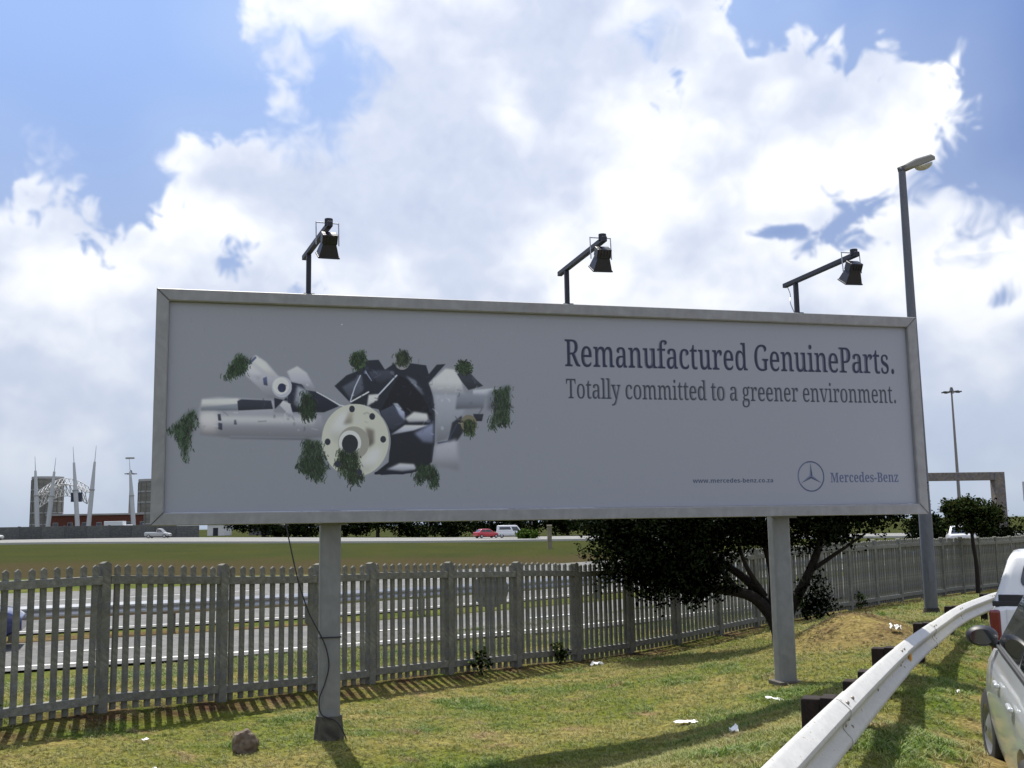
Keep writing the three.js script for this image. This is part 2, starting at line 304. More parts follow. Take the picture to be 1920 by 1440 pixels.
ribbon('motorway', 20.3, 25.4, -70, 160, 0.04, M_ASPHALT);
ribbon('motorway_far_lanes', 27.6, 46.2, -90, 190, 0.04, M_ASPHALT);
ribbon('road_edge_line', 20.8, 20.95, -70, 160, 0.048, M_PAINT);
ribbon('road_edge_line_median', 28.1, 28.22, -90, 190, 0.048, M_PAINT);
{
  const dashes = []; for (let s = -60; s < 150; s += 6) for (const w of [23.0, 34.2, 40.4]) { const [x, d, hh] = onMotorway(s, w); const g = bx(2, 0.004, 0.12, 0, 0, 0); g.rotateY(hh); g.translate(x, groundY(x, d) + 0.05, -d); dashes.push(g); }
  structure('lane_markings', merge(dashes), M_PAINT);
}
{ // far carriageway on the embankment
  const pos = [], uv = [], idx = []; let k = 0;
  for (let x = -190; x <= 150; x += 5, k++) for (const [i, d] of [141, 155, 170, 184].entries()) { pos.push(x, groundY(x, d) + 0.09, -d); uv.push(x / 6, d / 6); if (k && i) { const a = k * 4 + i; idx.push(a - 5, a - 1, a - 4, a - 4, a - 1, a); } }
  const g = new THREE.BufferGeometry(); g.setAttribute('position', new THREE.Float32BufferAttribute(pos, 3)); g.setAttribute('uv', new THREE.Float32BufferAttribute(uv, 2)); g.setIndex(idx); g.computeVertexNormals();
  structure('upper_carriageway', g, std({ color: lin(0.30, 0.297, 0.29), map: asphaltTex, roughness: 0.9 }));
  const kerb = []; for (let x = -190; x < 150; x += 5) { const a = V(x, groundY(x, 140) + 0.1, -140.3), b = V(x + 5, groundY(x + 5, 140) + 0.1, -140.3); const q = bx(a.distanceTo(b), 0.32, 0.6, 0, 0, 0); q.rotateZ(Math.atan2(b.y - a.y, 5)); q.translate((a.x + b.x) / 2, (a.y + b.y) / 2, -140.3); kerb.push(q); }
  structure('concrete_kerb', merge(kerb), std({ color: lin(0.45, 0.44, 0.40), roughness: 0.95 }));
}
{ // road beside the parked cars, out of frame to the right
  const pos = [], uv = [], idx = []; let k = 0;
  for (let d = -6; d <= 30; d += 0.5, k++) for (let i = 0; i <= 12; i++) { const x = railX(d) + 3.4 + i * 0.55; pos.push(x, groundY(x, d) + 0.03, -d); uv.push(x / 6, d / 6); if (k && i) { const a = k * 13 + i; idx.push(a - 14, a - 13, a - 1, a - 13, a, a - 1); } }
  const g = new THREE.BufferGeometry(); g.setAttribute('position', new THREE.Float32BufferAttribute(pos, 3)); g.setAttribute('uv', new THREE.Float32BufferAttribute(uv, 2)); g.setIndex(idx); g.computeVertexNormals();
  structure('side_road', g, M_ASPHALT);
}

// ------------------------------------------------------------------ billboard
const BW = 9.158, BH = 2.48, FRAME = 0.13, YAW = R(14.715);
const BB = V(-3.719, 1.796, -10.85);                                        // lower left front corner of the frame
const bu = V(Math.cos(YAW), 0, -Math.sin(YAW)), bn = V(Math.sin(YAW), 0, Math.cos(YAW));
const onBoard = (u, v, out = 0) => BB.clone().addScaledVector(bu, u).addScaledVector(bn, out).add(V(0, v, 0));
const streak = dataTex(512, 512, (u, v) => { const n = 226 + 14 * torus(u, v, 9, 4, 4) + 13 * torus(u * 3 % 1, v, 6, 14, 3); return [n, n, n + 1]; });
const M_FRAME = std({ color: lin(0.37, 0.37, 0.378), map: streak, roughness: 0.55, metalness: 0.15 });
const concreteRough = dataTex(256, 256, (u, v) => { const n = 190 + 90 * torus(u, v, 9, 33, 5); return [n, n * 0.97, n * 0.9]; });
const M_POLE = std({ color: lin(0.26, 0.262, 0.25), map: streak, roughness: 0.6 });
// drawing of the engine on the printed face: polygons, lines, ellipses and leaf tufts, centimetres on the board
const PRINT = [
['p','77777f',3,[46,121,48,132,65,134,85,133,122,131,122,118,172,116,175,92,147,90,77,91,47,94,46,107]],
['p','a6a7ae',2,[48,131,85,133,85,127,47,123]],
['p','626771',2,[47,123,85,127,85,120,47,119]],
['p','8f8f96',6,[47,114,165,113,165,103,46,105]],
['p','20232c',0,[84,130,88,132,119,131,121,122,85,120]],
['p','a09ca0',8,[47,118,64,118,64,96,48,97]],
['p','5c5e66',2,[77,93,156,92,156,89,77,90]],
['p','2c2e3c',0,[64,116,67,116,68,109,65,109]],
['p','2c2e3c',0,[65,107,69,106,69,99,65,100]],
['p','454853',0,[81,110,83,110,84,105,81,105]],
['p','8a8b94',2,[94,170,102,180,113,173,126,158,140,151,135,135,115,134,106,145,91,159]],
['p','b9b6be',3,[102,179,112,172,124,158,120,155,106,168,99,174]],
['p','3a3f58',0,[94,171,102,179,103,177,96,169]],
['p','3c415a',0,[110,155,114,157,115,147,111,148]],
['p','9a9aa2',3,[98,169,109,160,106,153,94,162]],
['p','8b8b96',2,[135,163,146,169,156,162,163,149,167,141,156,148,140,152]],
['p','181b27',0,[137,152,151,149,156,143,168,141,191,126,175,119,140,119,135,135,123,122,122,134,136,131]],
['p','70737c',4,[146,148,157,143,162,129,153,119,143,128]],
['p','8a8a94',1,[131,131,139,128,144,109,139,115,128,126]],
['l','9b9ca8',3,[167,141,178,135,192,127,202,125]],
['e','8d8e98',0,[130,146,10.6,11.5,0]],
['e','a5a6b0',0,[129,147,8.7,9.3,0]],
['e','20243a',0,[130,145,4.3,4.8,0]],
['p','15171f',0,[186,148,199,160,211,165,221,177,234,178,241,167,254,176,270,175,287,173,290,163,299,174,309,175,300,165,290,153,295,137,297,117,296,86,293,65,281,57,270,53,237,51,231,54,245,65,247,91,234,123,204,129]],
['p','3c404b',3,[194,147,207,155,215,162,218,144,204,132]],
['p','2b2e38',3,[223,165,246,167,254,159,237,152,226,155]],
['p','0b0c12',0,[257,161,273,153,287,130,293,117,267,117,237,123,247,143]],
['p','535862',3,[264,161,275,156,285,140,282,140,270,153]],
['l','8f93a4',3,[203,131,208,147,214,160]],
['l','9da0ae',4,[204,131,223,142]],
['l','9499aa',4,[223,129,234,139,254,161]],
['l','6d7286',3,[220,164,226,155]],
['p','b9b9c0',2,[223,139,234,140,233,133,221,126]],
['p','2c303c',0,[236,121,250,128,263,109,250,100,242,104]],
['p','7b8196',2,[250,130,255,130,263,120,263,110,257,117]],
['p','a6a7b0',3,[263,113,273,121,288,119,290,110,267,109]],
['p','8d8f9a',2,[247,95,263,106,290,106,273,100]],
['p','60657a',4,[273,97,295,109,295,86,283,87]],
['l','11131f',7,[231,53,241,54,260,53,268,55]],
['p','8b8d97',3,[242,57,257,64,273,63,276,57,260,55]],
['p','9fa0aa',3,[290,153,300,162,309,170,319,169,327,157,330,142,320,141,295,141]],
['p','72757d',5,[295,141,320,141,330,142,335,131,327,117,320,107,310,91,298,86,297,124]],
['p','5d616a',3,[322,142,354,141,352,126,320,124]],
['p','8f919c',2,[340,146,370,149,373,143,356,139,340,141]],
['p','25282f',1,[322,164,334,169,344,158,352,151,335,146,327,156]],
['p','1b1d24',0,[340,119,352,119,350,111,342,111]],
['p','1b1d24',2,[316,109,327,117,328,98,321,88,311,86]],
['l','262b3c',4,[300,86,311,88,321,107]],
['p','7b7c84',6,[296,83,321,91,323,56,314,58,294,61]],
['p','5a5d67',6,[358,145,383,152,381,125,357,124]],
['e','5b5648',0,[335,108,9.3,10.0,0]],
['e','2f3520',0,[335,107,5.7,6.3,0]],
['e','6e6c70',0,[260,176,8.6,8.6,0]],
['e','33333a',0,[260,178,5.6,5.6,0]],
['e','6e7076',0,[210,88,37.3,40.3,0]],
['e','999990',0,[209,89,36.3,39.7,0]],
['p','b2b0a4',8,[180,97,189,116,202,124,199,97,189,86]],
['p','b6b4a6',8,[212,60,226,79,237,81,234,66,221,54]],
['p','7d7a70',4,[196,106,202,121,207,123,205,108]],
['p','57524c',4,[220,103,229,100,229,86,223,81]],
['e','77756e',0,[207,86,16.8,18.0,0]],
['e','bdbdc2',0,[203,86,12.1,13.5,0]],
['e','1b1d22',0,[203,85,8.6,9.9,0]],
['e','20222c',0,[205,123,3.0,3.6,0]],
['e','20222c',0,[227,115,3.1,3.6,0]],
['e','20222c',0,[239,90,3.1,3.6,0]],
['e','20222c',0,[213,54,3.0,3.5,0]],
['e','20222c',0,[190,63,3.0,3.5,0]],
['e','20222c',0,[179,87,3.0,3.5,0]],
['g','1f3416',[90,1],[84,180,93,177,92,164,81,159,72,154,78,169]],
['g','20381c',[110,2],[40,121,43,111,38,96,33,65,29,80,22,96,14,96,33,116]],
['g','152312',[70,3],[154,141,164,135,164,116,156,112,150,122]],
['g','182a12',[110,4],[155,90,170,87,178,58,171,44,160,52,147,59,153,71]],
['g','17260f',[110,5],[194,79,210,78,213,58,218,49,207,42,201,49,188,62]],
['g','1d3018',[80,6],[278,63,296,61,299,42,296,37,286,50,275,42]],
['g','263619',[60,7],[207,185,218,186,216,172,210,170,205,175]],
['g','2a3320',[40,8],[255,186,265,189,267,176,257,176]],
['g','22331a',[90,9],[364,146,383,152,381,108,371,108,359,104,366,125]],
['g','26331a',[50,10],[326,177,337,174,334,166,324,169]],
['g','2d3a1c',[40,11],[330,111,342,109,338,96,331,99]]];

function printFace() {
  const w = 2048, h = 512, cv = document.createElement('canvas'); cv.width = w; cv.height = h;
  const c = cv.getContext('2d'), u0 = FRAME, v0 = FRAME, iw = BW - 2 * FRAME, ih = BH - 2 * FRAME, S = w / iw, SY = h / ih;
  const X = (u) => (u - u0) * S, Y = (v) => h - (v - v0) * SY;
  const ink = (hex) => { const t = (i) => { let q = parseInt(hex.slice(i, i + 2), 16) / 255; q = q <= 0.04045 ? q / 12.92 : ((q + 0.055) / 1.055) ** 2.4; q = Math.min(0.82, q / 0.44); q = q <= 0.0031308 ? q * 12.92 : 1.055 * q ** (1 / 2.4) - 0.055; return Math.round(q * 255); }; return `rgb(${t(0)},${t(2)},${t(4)})`; };
  c.fillStyle = ink('6a6c74'); c.fillRect(0, 0, w, h);
  for (const [kind, colour, a, p] of PRINT) {
    const pts = []; if (kind !== 'e') for (let i = 0; i < p.length; i += 2) pts.push([X(p[i] / 100), Y(p[i + 1] / 100)]);
    const trace = () => { c.beginPath(); pts.forEach(([x, y], i) => (i ? c.lineTo(x, y) : c.moveTo(x, y))); };
    c.fillStyle = c.strokeStyle = ink(colour); c.lineJoin = c.lineCap = 'round'; c.globalAlpha = 1;
    if (kind === 'p') {
      trace(); c.closePath();
      c.filter = a > 0 ? `blur(${a * 0.75}px)` : 'blur(0.7px)'; { const ys = pts.map((t) => t[1]), gr = c.createLinearGradient(0, Math.min(...ys), 0, Math.max(...ys)), tone = (k) => '#' + [0, 2, 4].map((i) => Math.round(clamp(parseInt(colour.slice(i, i + 2), 16) * k, 0, 255)).toString(16).padStart(2, '0')).join(''); gr.addColorStop(0, ink(tone(1.16).slice(1))); gr.addColorStop(0.55, ink(colour)); gr.addColorStop(1, ink(tone(0.72).slice(1))); c.fillStyle = gr; } c.fill(); c.filter = 'none';
    } else if (kind === 'l') { trace(); c.lineWidth = a; c.stroke(); }
    else if (kind === 'e') { c.beginPath(); c.ellipse(X(p[0] / 100), Y(p[1] / 100), (p[2] / 100) * S, (p[3] / 100) * SY, 0, 0, 7); c.fill(); }
    else if (kind === 'g') {   // printed tufts of grass and moss
      const q = rng(a[1] * 97), xs = pts.map((t) => t[0]), ys = pts.map((t) => t[1]), x0 = Math.min(...xs), x1 = Math.max(...xs), y0 = Math.min(...ys), y1 = Math.max(...ys);
      const inside = (x, y) => { let k = false; for (let i = 0, j = pts.length - 1; i < pts.length; j = i++) if ((pts[i][1] > y) !== (pts[j][1] > y) && x < ((pts[j][0] - pts[i][0]) * (y - pts[i][1])) / (pts[j][1] - pts[i][1]) + pts[i][0]) k = !k; return k; };
      trace(); c.closePath(); c.filter = 'blur(4px)'; c.globalAlpha = 0.6; c.fillStyle = ink('10190c'); c.fill(); c.filter = 'none'; c.globalAlpha = 1;
      const tall = y1 - y0 > (x1 - x0) * 1.05;
      for (let i = 0; i < a[0] * 10; i++) {
        let sx = lerp(x0, x1, q()), sy = lerp(y0, y1, q()); if (!inside(sx, sy)) continue; sx += (q() + q() + q() - 1.5) * 11; sy += (q() + q() + q() - 1.5) * 9;
        const L = (tall ? 9 : 5) * (0.4 + q()), dir = tall ? 1.57 + (q() - 0.5) * 1.1 : q() * 6.28;
        c.globalAlpha = 0.5 + q() * 0.5; c.lineWidth = tall ? 0.9 + q() * 1.3 : 1.4 + q() * 2.6; c.strokeStyle = q() < 0.16 ? ink('243218') : q() < 0.55 ? ink('0a1108') : ink(colour);
        c.beginPath(); c.moveTo(sx, sy); c.quadraticCurveTo(sx + Math.cos(dir + 0.5) * L * 0.6, sy + Math.sin(dir + 0.5) * L * 0.6, sx + Math.cos(dir) * L, sy + Math.sin(dir) * L); c.stroke();
      }
      c.globalAlpha = 1;
    }
  }
  { // small printed castings: ribs, bolts and hoses over the gearbox and the shafts
    const q = rng(61), areas = [[2.05, 1.05, 2.95, 1.75, 90], [2.75, 0.95, 3.5, 1.6, 46], [1.1, 1.1, 1.75, 1.5, 30], [0.5, 0.95, 1.7, 1.2, 16]];
    for (const [ua, va, ub, vb, n] of areas) for (let i = 0; i < n; i++) {
      const x = X(lerp(ua, ub, q())), y = Y(lerp(va, vb, q())), L = 4 + q() * 16, a = q() * 3.1, px = c.getImageData(Math.round(x), Math.round(y), 1, 1).data;
      if (Math.abs(px[0] - 163) < 10 && Math.abs(px[2] - 174) < 12) continue;
      const k = q() < 0.5 ? 0.55 + q() * 0.3 : 1.2 + q() * 0.7; c.globalAlpha = 0.55; c.filter = 'blur(0.8px)'; c.strokeStyle = c.fillStyle = `rgb(${clamp(px[0] * k + 6, 0, 220) | 0},${clamp(px[1] * k + 6, 0, 222) | 0},${clamp(px[2] * k + 9, 0, 228) | 0})`; c.lineWidth = 1 + q() * 3;
      c.beginPath(); if (q() < 0.3) { c.ellipse(x, y, 2 + q() * 4, 2 + q() * 4, 0, 0, 7); c.fill(); } else { c.moveTo(x, y); c.quadraticCurveTo(x + Math.cos(a) * L * 0.5 + q() * 5, y - Math.sin(a) * L * 0.5, x + Math.cos(a) * L, y - Math.sin(a) * L); c.stroke(); }
    }
    c.filter = 'none'; c.globalAlpha = 1;
    for (const p of PRINT.filter((t) => t[0] === 'e').slice(-11)) { c.fillStyle = ink(p[1]); c.beginPath(); c.ellipse(X(p[3][0] / 100), Y(p[3][1] / 100), (p[3][2] / 100) * S, (p[3][3] / 100) * SY, 0, 0, 7); if (p[3][2] < 12) c.fill(); }
  }
  const text = (s, u, v, width, cap, weight, family, colour) => {   // text fitted to a width and a cap height, in metres
    c.save(); c.font = `${weight} 100px ${family}`; c.fillStyle = ink(colour); c.textBaseline = 'alphabetic';
    const m = c.measureText(s).width; c.translate(X(u), Y(v)); c.scale((width * S) / m, (cap * SY) / 71); c.fillText(s, 0, 0); c.restore();
  };
  text('Remanufactured GenuineParts.', 4.485, 1.755, 4.365, 0.315, 'normal', 'serif', '161a2c');
  c.globalAlpha = 0.5; text('Remanufactured GenuineParts.', 4.487, 1.755, 4.365, 0.315, 'bold', 'serif', '161a2c'); c.globalAlpha = 1;
  text('Totally committed to a greener environment.', 4.495, 1.385, 4.35, 0.225, 'normal', 'serif', '25282f');
  c.globalAlpha = 0.35; text('Totally committed to a greener environment.', 4.496, 1.385, 4.35, 0.225, 'bold', 'serif', '25282f'); c.globalAlpha = 1;
  text('www.mercedes-benz.co.za', 6.032, 0.405, 1.048, 0.05, 'bold', 'sans-serif', '2c3144');
  text('Mercedes-Benz', 7.845, 0.40, 0.95, 0.115, 'bold', 'serif', '383d55');
  // star in a ring
  const cx = X(7.585), cy = Y(0.473), rr = 0.172 * S, ry = 0.178 * SY;
  c.strokeStyle = ink('30354a'); c.lineWidth = 3.6; c.beginPath(); c.ellipse(cx, cy, rr, ry, 0, 0, 7); c.stroke();
  c.strokeStyle = ink('555a6c'); c.lineWidth = 1.6; c.beginPath(); c.ellipse(cx, cy, rr - 1, ry - 1, 0, 2.6, 4.4); c.stroke();
  for (const [i, ang] of [-90, 30, 150].entries()) {
    const a = R(ang), b = 0.13, tip = [cx + Math.cos(a) * rr * 0.96, cy + Math.sin(a) * ry * 0.96];
    for (const side of [-1, 1]) { c.fillStyle = ink(side > 0 === (i !== 2) ? '272b3e' : '4a4f62'); c.beginPath(); c.moveTo(cx, cy); c.lineTo(cx + Math.cos(a + side * 1.047) * rr * b, cy + Math.sin(a + side * 1.047) * ry * b); c.lineTo(...tip); c.closePath(); c.fill(); }
  }
  // seams and weathering of the printed vinyl: faint specks and rain marks
  const q = rng(5);
  for (let i = 0; i < 500; i++) { c.globalAlpha = 0.04 + q() * 0.07; c.fillStyle = q() < 0.5 ? '#50545c' : '#e4e6ea'; c.fillRect(q() * w, q() * h, 1 + q() * 2, 1 + q() * 10); }
  c.globalAlpha = 1; c.fillStyle = '#f2f2f2'; c.fillRect(X(1.93), Y(2.17), 3, 3);
  const t = new THREE.CanvasTexture(cv); t.colorSpace = THREE.SRGBColorSpace; t.magFilter = THREE.LinearFilter; return t;
}
{
  const board = thing('billboard', 'large grey advertising billboard with printed engine parts on two square steel posts', 'billboard', [BB.x, 0, BB.z], YAW);
  const depth = 0.13, y0 = BB.y;                                           // local frame: x along the board, z towards the viewer
  const bar = (name, pts) => part(board, name, reUV(toCreasedNormals(extrude(pts, depth, 0.012).translate(0, y0, -depth), 0.4), 0.5), M_FRAME);
  const g = 0.0015;
  bar('frame_rail', [[g, 0], [BW - g, 0], [BW - FRAME - g, FRAME], [FRAME + g, FRAME]]);
  bar('frame_rail', [[FRAME + g, BH - FRAME], [BW - FRAME - g, BH - FRAME], [BW - g, BH], [g, BH]]);
  bar('frame_stile', [[0, g], [FRAME, FRAME + g], [FRAME, BH - FRAME - g], [0, BH - g]]);
  bar('frame_stile', [[BW - FRAME, FRAME + g], [BW, g], [BW, BH - g], [BW - FRAME, BH - FRAME - g]]);
  const face = new THREE.PlaneGeometry(BW - 2 * FRAME - 0.004, BH - 2 * FRAME - 0.004); face.translate(BW / 2, y0 + BH / 2, -0.045);
  part(board, 'printed_face', face, std({ map: printFace(), roughness: 0.5 }), 'grey printed vinyl with engine parts, lettering and a star emblem');
  part(board, 'back_sheet', bx(BW - 2 * FRAME - 0.01, BH - 2 * FRAME - 0.01, 0.03, BW / 2, y0 + BH / 2, -0.09), std({ color: lin(0.35, 0.35, 0.36), roughness: 0.5, metalness: 0.4 }));
  for (const v of [0.5, 1.24, 1.98]) part(board, 'back_rail', bx(BW - 2 * FRAME - 0.02, 0.08, 0.06, BW / 2, y0 + v, -0.152), M_FRAME);
  for (const [u, base] of [[1.845, -0.478], [7.245, -0.19]]) {
    const post = part(board, 'post', reUV(bx(0.225, y0 + 2.2 - base + 0.3, 0.2, u, (y0 + 2.2 + base - 0.3) / 2, -0.285, 0.05), 0.5), M_POLE);
    part(post, 'cap_plate', bx(0.34, 0.02, 0.07, u, y0 - 0.012, -0.17), M_POLE);
    if (u < 3) part(post, 'base_sleeve', reUV(new THREE.CylinderGeometry(0.137, 0.168, 0.30, 20, 1).translate(u, base + 0.10, -0.275), 0.5), std({ color: lin(0.14, 0.14, 0.13), map: concreteRough, roughness: 0.9 }), 'dark bitumen-painted sleeve at the foot');
    else part(post, 'base_plate', bx(0.34, 0.05, 0.3, u + 0.01, base + 0.02, -0.275, 0.01), std({ color: lin(0.08, 0.07, 0.06), roughness: 0.9 }));
  }
}
// floodlights standing on the top of the frame, each reaching out over the face
const M_DARK = std({ color: lin(0.030, 0.031, 0.045), roughness: 0.55, metalness: 0.3 }), M_BLACK = std({ color: lin(0.014, 0.014, 0.022), roughness: 0.45 }), M_STEEL = std({ color: lin(0.42, 0.43, 0.45), roughness: 0.4, metalness: 0.7 });
const M_LENS = phys({ color: lin(0.8, 0.82, 0.85), roughness: 0.1, transmission: 0.7, thickness: 0 });
for (const [u, top, L, turn, label] of [
  [1.574, 0.455, 1.02, 0.115, 'black floodlight on the shortest-looking arm above the engine picture'],
  [4.545, 0.405, 1.19, 0, 'black floodlight above the middle of the billboard'],
  [7.525, 0.385, 1.22, 0, 'black floodlight with a loose wire nearest the street lamp']]) {
  const base = onBoard(u, BH, -0.065), t = thing('floodlight', label, 'floodlight', [base.x, base.y, base.z], YAW + turn, 'floodlights along the top of the billboard');
  const z0 = 0.065;
  part(t, 'foot_plate', bx(0.12, 0.012, 0.11, 0, 0.006, 0, 0.004), M_DARK);
  part(t, 'upright', bx(0.05, top - 0.012, 0.05, 0, 0.012 + (top - 0.012) / 2, 0, 0.005), M_DARK);
  part(t, 'arm', bx(0.055, 0.055, L + 0.42, 0, top + 0.03, (L - 0.2) / 2 + z0 / 2, 0.006), M_DARK);
  part(t, 'end_knob', new THREE.CylinderGeometry(0.042, 0.042, 0.07, 12).translate(0, top + 0.062, L + 0.07), M_DARK);
  const yoke = merge([cyl(0.006, 0.006, V(-0.11, top + 0.075, L), V(0.11, top + 0.075, L), 6), cyl(0.006, 0.006, V(-0.115, top + 0.08, L), V(-0.115, top - 0.16, L + 0.02), 6), cyl(0.006, 0.006, V(0.115, top + 0.08, L), V(0.115, top - 0.16, L + 0.02), 6)]);
  part(t, 'yoke', yoke, M_STEEL);
  // housing: gear box behind a flared reflector that looks back and down at the board
  const head = new THREE.Group(); head.name = 'lamp_head'; head.position.set(0.015, top - 0.14, L); head.scale.setScalar(0.78); head.rotation.set(0.55, 0, 0.02); t.add(head);
  part(head, 'gear_box', bx(0.2, 0.13, 0.16, 0, 0.075, 0.0, 0.012), M_BLACK);
  const flare = new THREE.CylinderGeometry(0.125, 0.185, 0.16, 4, 1); flare.rotateY(Math.PI / 4); flare.scale(1, 1, 0.82); flare.translate(0, -0.07, 0);
  part(head, 'reflector', toCreasedNormals(flare, 0.3), M_BLACK);
  part(head, 'rim', bx(0.285, 0.02, 0.235, 0, -0.158, 0, 0.006), M_DARK);
  part(head, 'lens', bx(0.25, 0.006, 0.2, 0, -0.1715, 0), M_LENS);
  for (let k = -2; k <= 2; k++) part(head, 'cooling_fin', bx(0.008, 0.1, 0.17, k * 0.042, 0.085, 0.004), M_BLACK);
  if (u > 7) part(t, 'loose_wire', tube([V(0, top, -0.2), V(0.01, top - 0.1, -0.16), V(-0.05, top - 0.24, -0.06), V(-0.02, 0.02, -0.03)], 0.006, 24, 5), M_STEEL);
}
{ // supply cable from the underside of the frame down the left post
  const b = onBoard(1.845, 0, -0.275), q = (u, y, o) => { const p = onBoard(u, 0, o); return V(p.x, y, p.z); };
  single('power_cable', 'thin black cable sagging from the billboard and wrapped down the left post', 'cable',
    tube([q(1.36, 1.80, -0.1), q(1.40, 1.62, -0.1), q(1.50, 1.2, -0.12), q(1.62, 0.85, -0.14), q(1.75, 0.60, -0.15), q(1.80, 0.48, -0.155), q(1.83, 0.3, -0.16), q(1.79, 0.12, -0.16), q(1.73, -0.05, -0.155), q(1.76, -0.2, -0.15), q(1.9, -0.26, -0.11), q(1.97, -0.36, -0.10), q(2.03, -0.5, -0.10)], 0.0075, 90, 6), M_BLACK);
  single('cable_tie', 'black band strapping the cable to the left billboard post', 'strap', (() => { const g = bx(0.233, 0.012, 0.208, 0, 0, 0); g.translate(0, 0, 0); return g; })(), M_BLACK, [b.x, 0.59, b.z], YAW);
}

// ------------------------------------------------------------------ concrete palisade fence
const concreteTex = dataTex(512, 512, (u, v) => { const n = 205 + 45 * torus(u, v, 8, 21, 5) + 34 * torus(u, v, 40, 5, 3), m = 12 * torus(u, v, 4, 9, 3); return [n + m, n + m * 0.8, n - 6 - m]; });
const concreteBump = dataTex(256, 256, (u, v) => { const n = 128 + 110 * torus(u, v, 30, 15, 4); return [n, n, n]; }, false);
const conc = (k, warm = 0) => std({ color: lin(k + warm, k, k - 0.012 - warm), map: concreteTex, bumpMap: concreteBump, bumpScale: 0.003, roughness: 0.95 });
const M_CONC = [conc(0.255), conc(0.235, 0.002), conc(0.28), conc(0.245, 0.003)];
{
  const fence = thing('palisade_fence', 'weathered grey concrete palisade fence running behind the billboard', 'fence', [FX, groundY(FX, FD), -FD], Math.atan2(FUD, FUX));
  // local x runs along the fence, local z towards the verge
  const at = (t) => { const x = FX + FUX * t, d = FD + FUD * t; return groundY(x, d) - groundY(FX, FD); };
  const r = rng(41), posts = [-4.8, -3.2, -1.6, 0, 1.6, 3.15, 4.1]; for (let t = 5.7; t < 41; t += 1.6) posts.push(t);
  const sw = 0.0335, slat = (h) => reUV(toCreasedNormals(extrude([[-sw, 0], [sw, 0], [sw, h - 0.028], [0, h], [-sw, h - 0.028]], 0.034, 0.004).translate(0, 0, -0.017), 0.5), 1.1);
  const slats = [slat(1.70), slat(1.705), slat(1.695)];
  const postGeo = reUV(merge([bx(0.115, 1.94, 0.12, 0, 0.82, 0, 0.01), extrude([[-0.05, 1.786], [0.05, 1.786], [0, 1.805]], 0.11, 0).translate(0, 0, -0.055)]), 1.1);
  posts.forEach((t, i) => {
    const y = at(t), p = part(fence, 'post', postGeo, M_CONC[Math.floor(r() * 4)]); p.position.set(t, y - 0.06, (r() - 0.5) * 0.015); p.rotation.set((r() - 0.5) * 0.02, 0, (r() - 0.5) * 0.02);
    if (i + 1 >= posts.length) return;
    const t1 = posts[i + 1], y1 = at(t1), L = t1 - t - 0.13, slope = Math.atan2(y1 - y, t1 - t), off = (r() - 0.5) * 0.03;
    const mat = M_CONC[Math.floor(r() * 4)];
    for (const [h, k] of [[0.16, 0.10], [1.54, 0.10]]) {
      const rail = part(fence, 'rail', reUV(bx(L + 0.02, k, 0.105, 0, 0, 0, 0.006), 1.1), mat); rail.position.set((t + t1) / 2, (y + y1) / 2 + h + off, 0); rail.rotation.z = slope;
    }
    const n = Math.max(3, Math.round(L / 0.15)), pitch = L / n;
    for (let k = 0; k < n; k++) {
      const f = (k + 0.5) / n, s = part(fence, 'slat', slats[Math.floor(r() * 3)], M_CONC[Math.floor(r() * 4)]);
      s.position.set(t + 0.065 + pitch * (k + 0.5), lerp(y, y1, f) + 0.02 + off, 0); s.rotation.set((r() - 0.5) * 0.012, (r() - 0.5) * 0.08, (r() - 0.5) * 0.018);
    }
  });
}

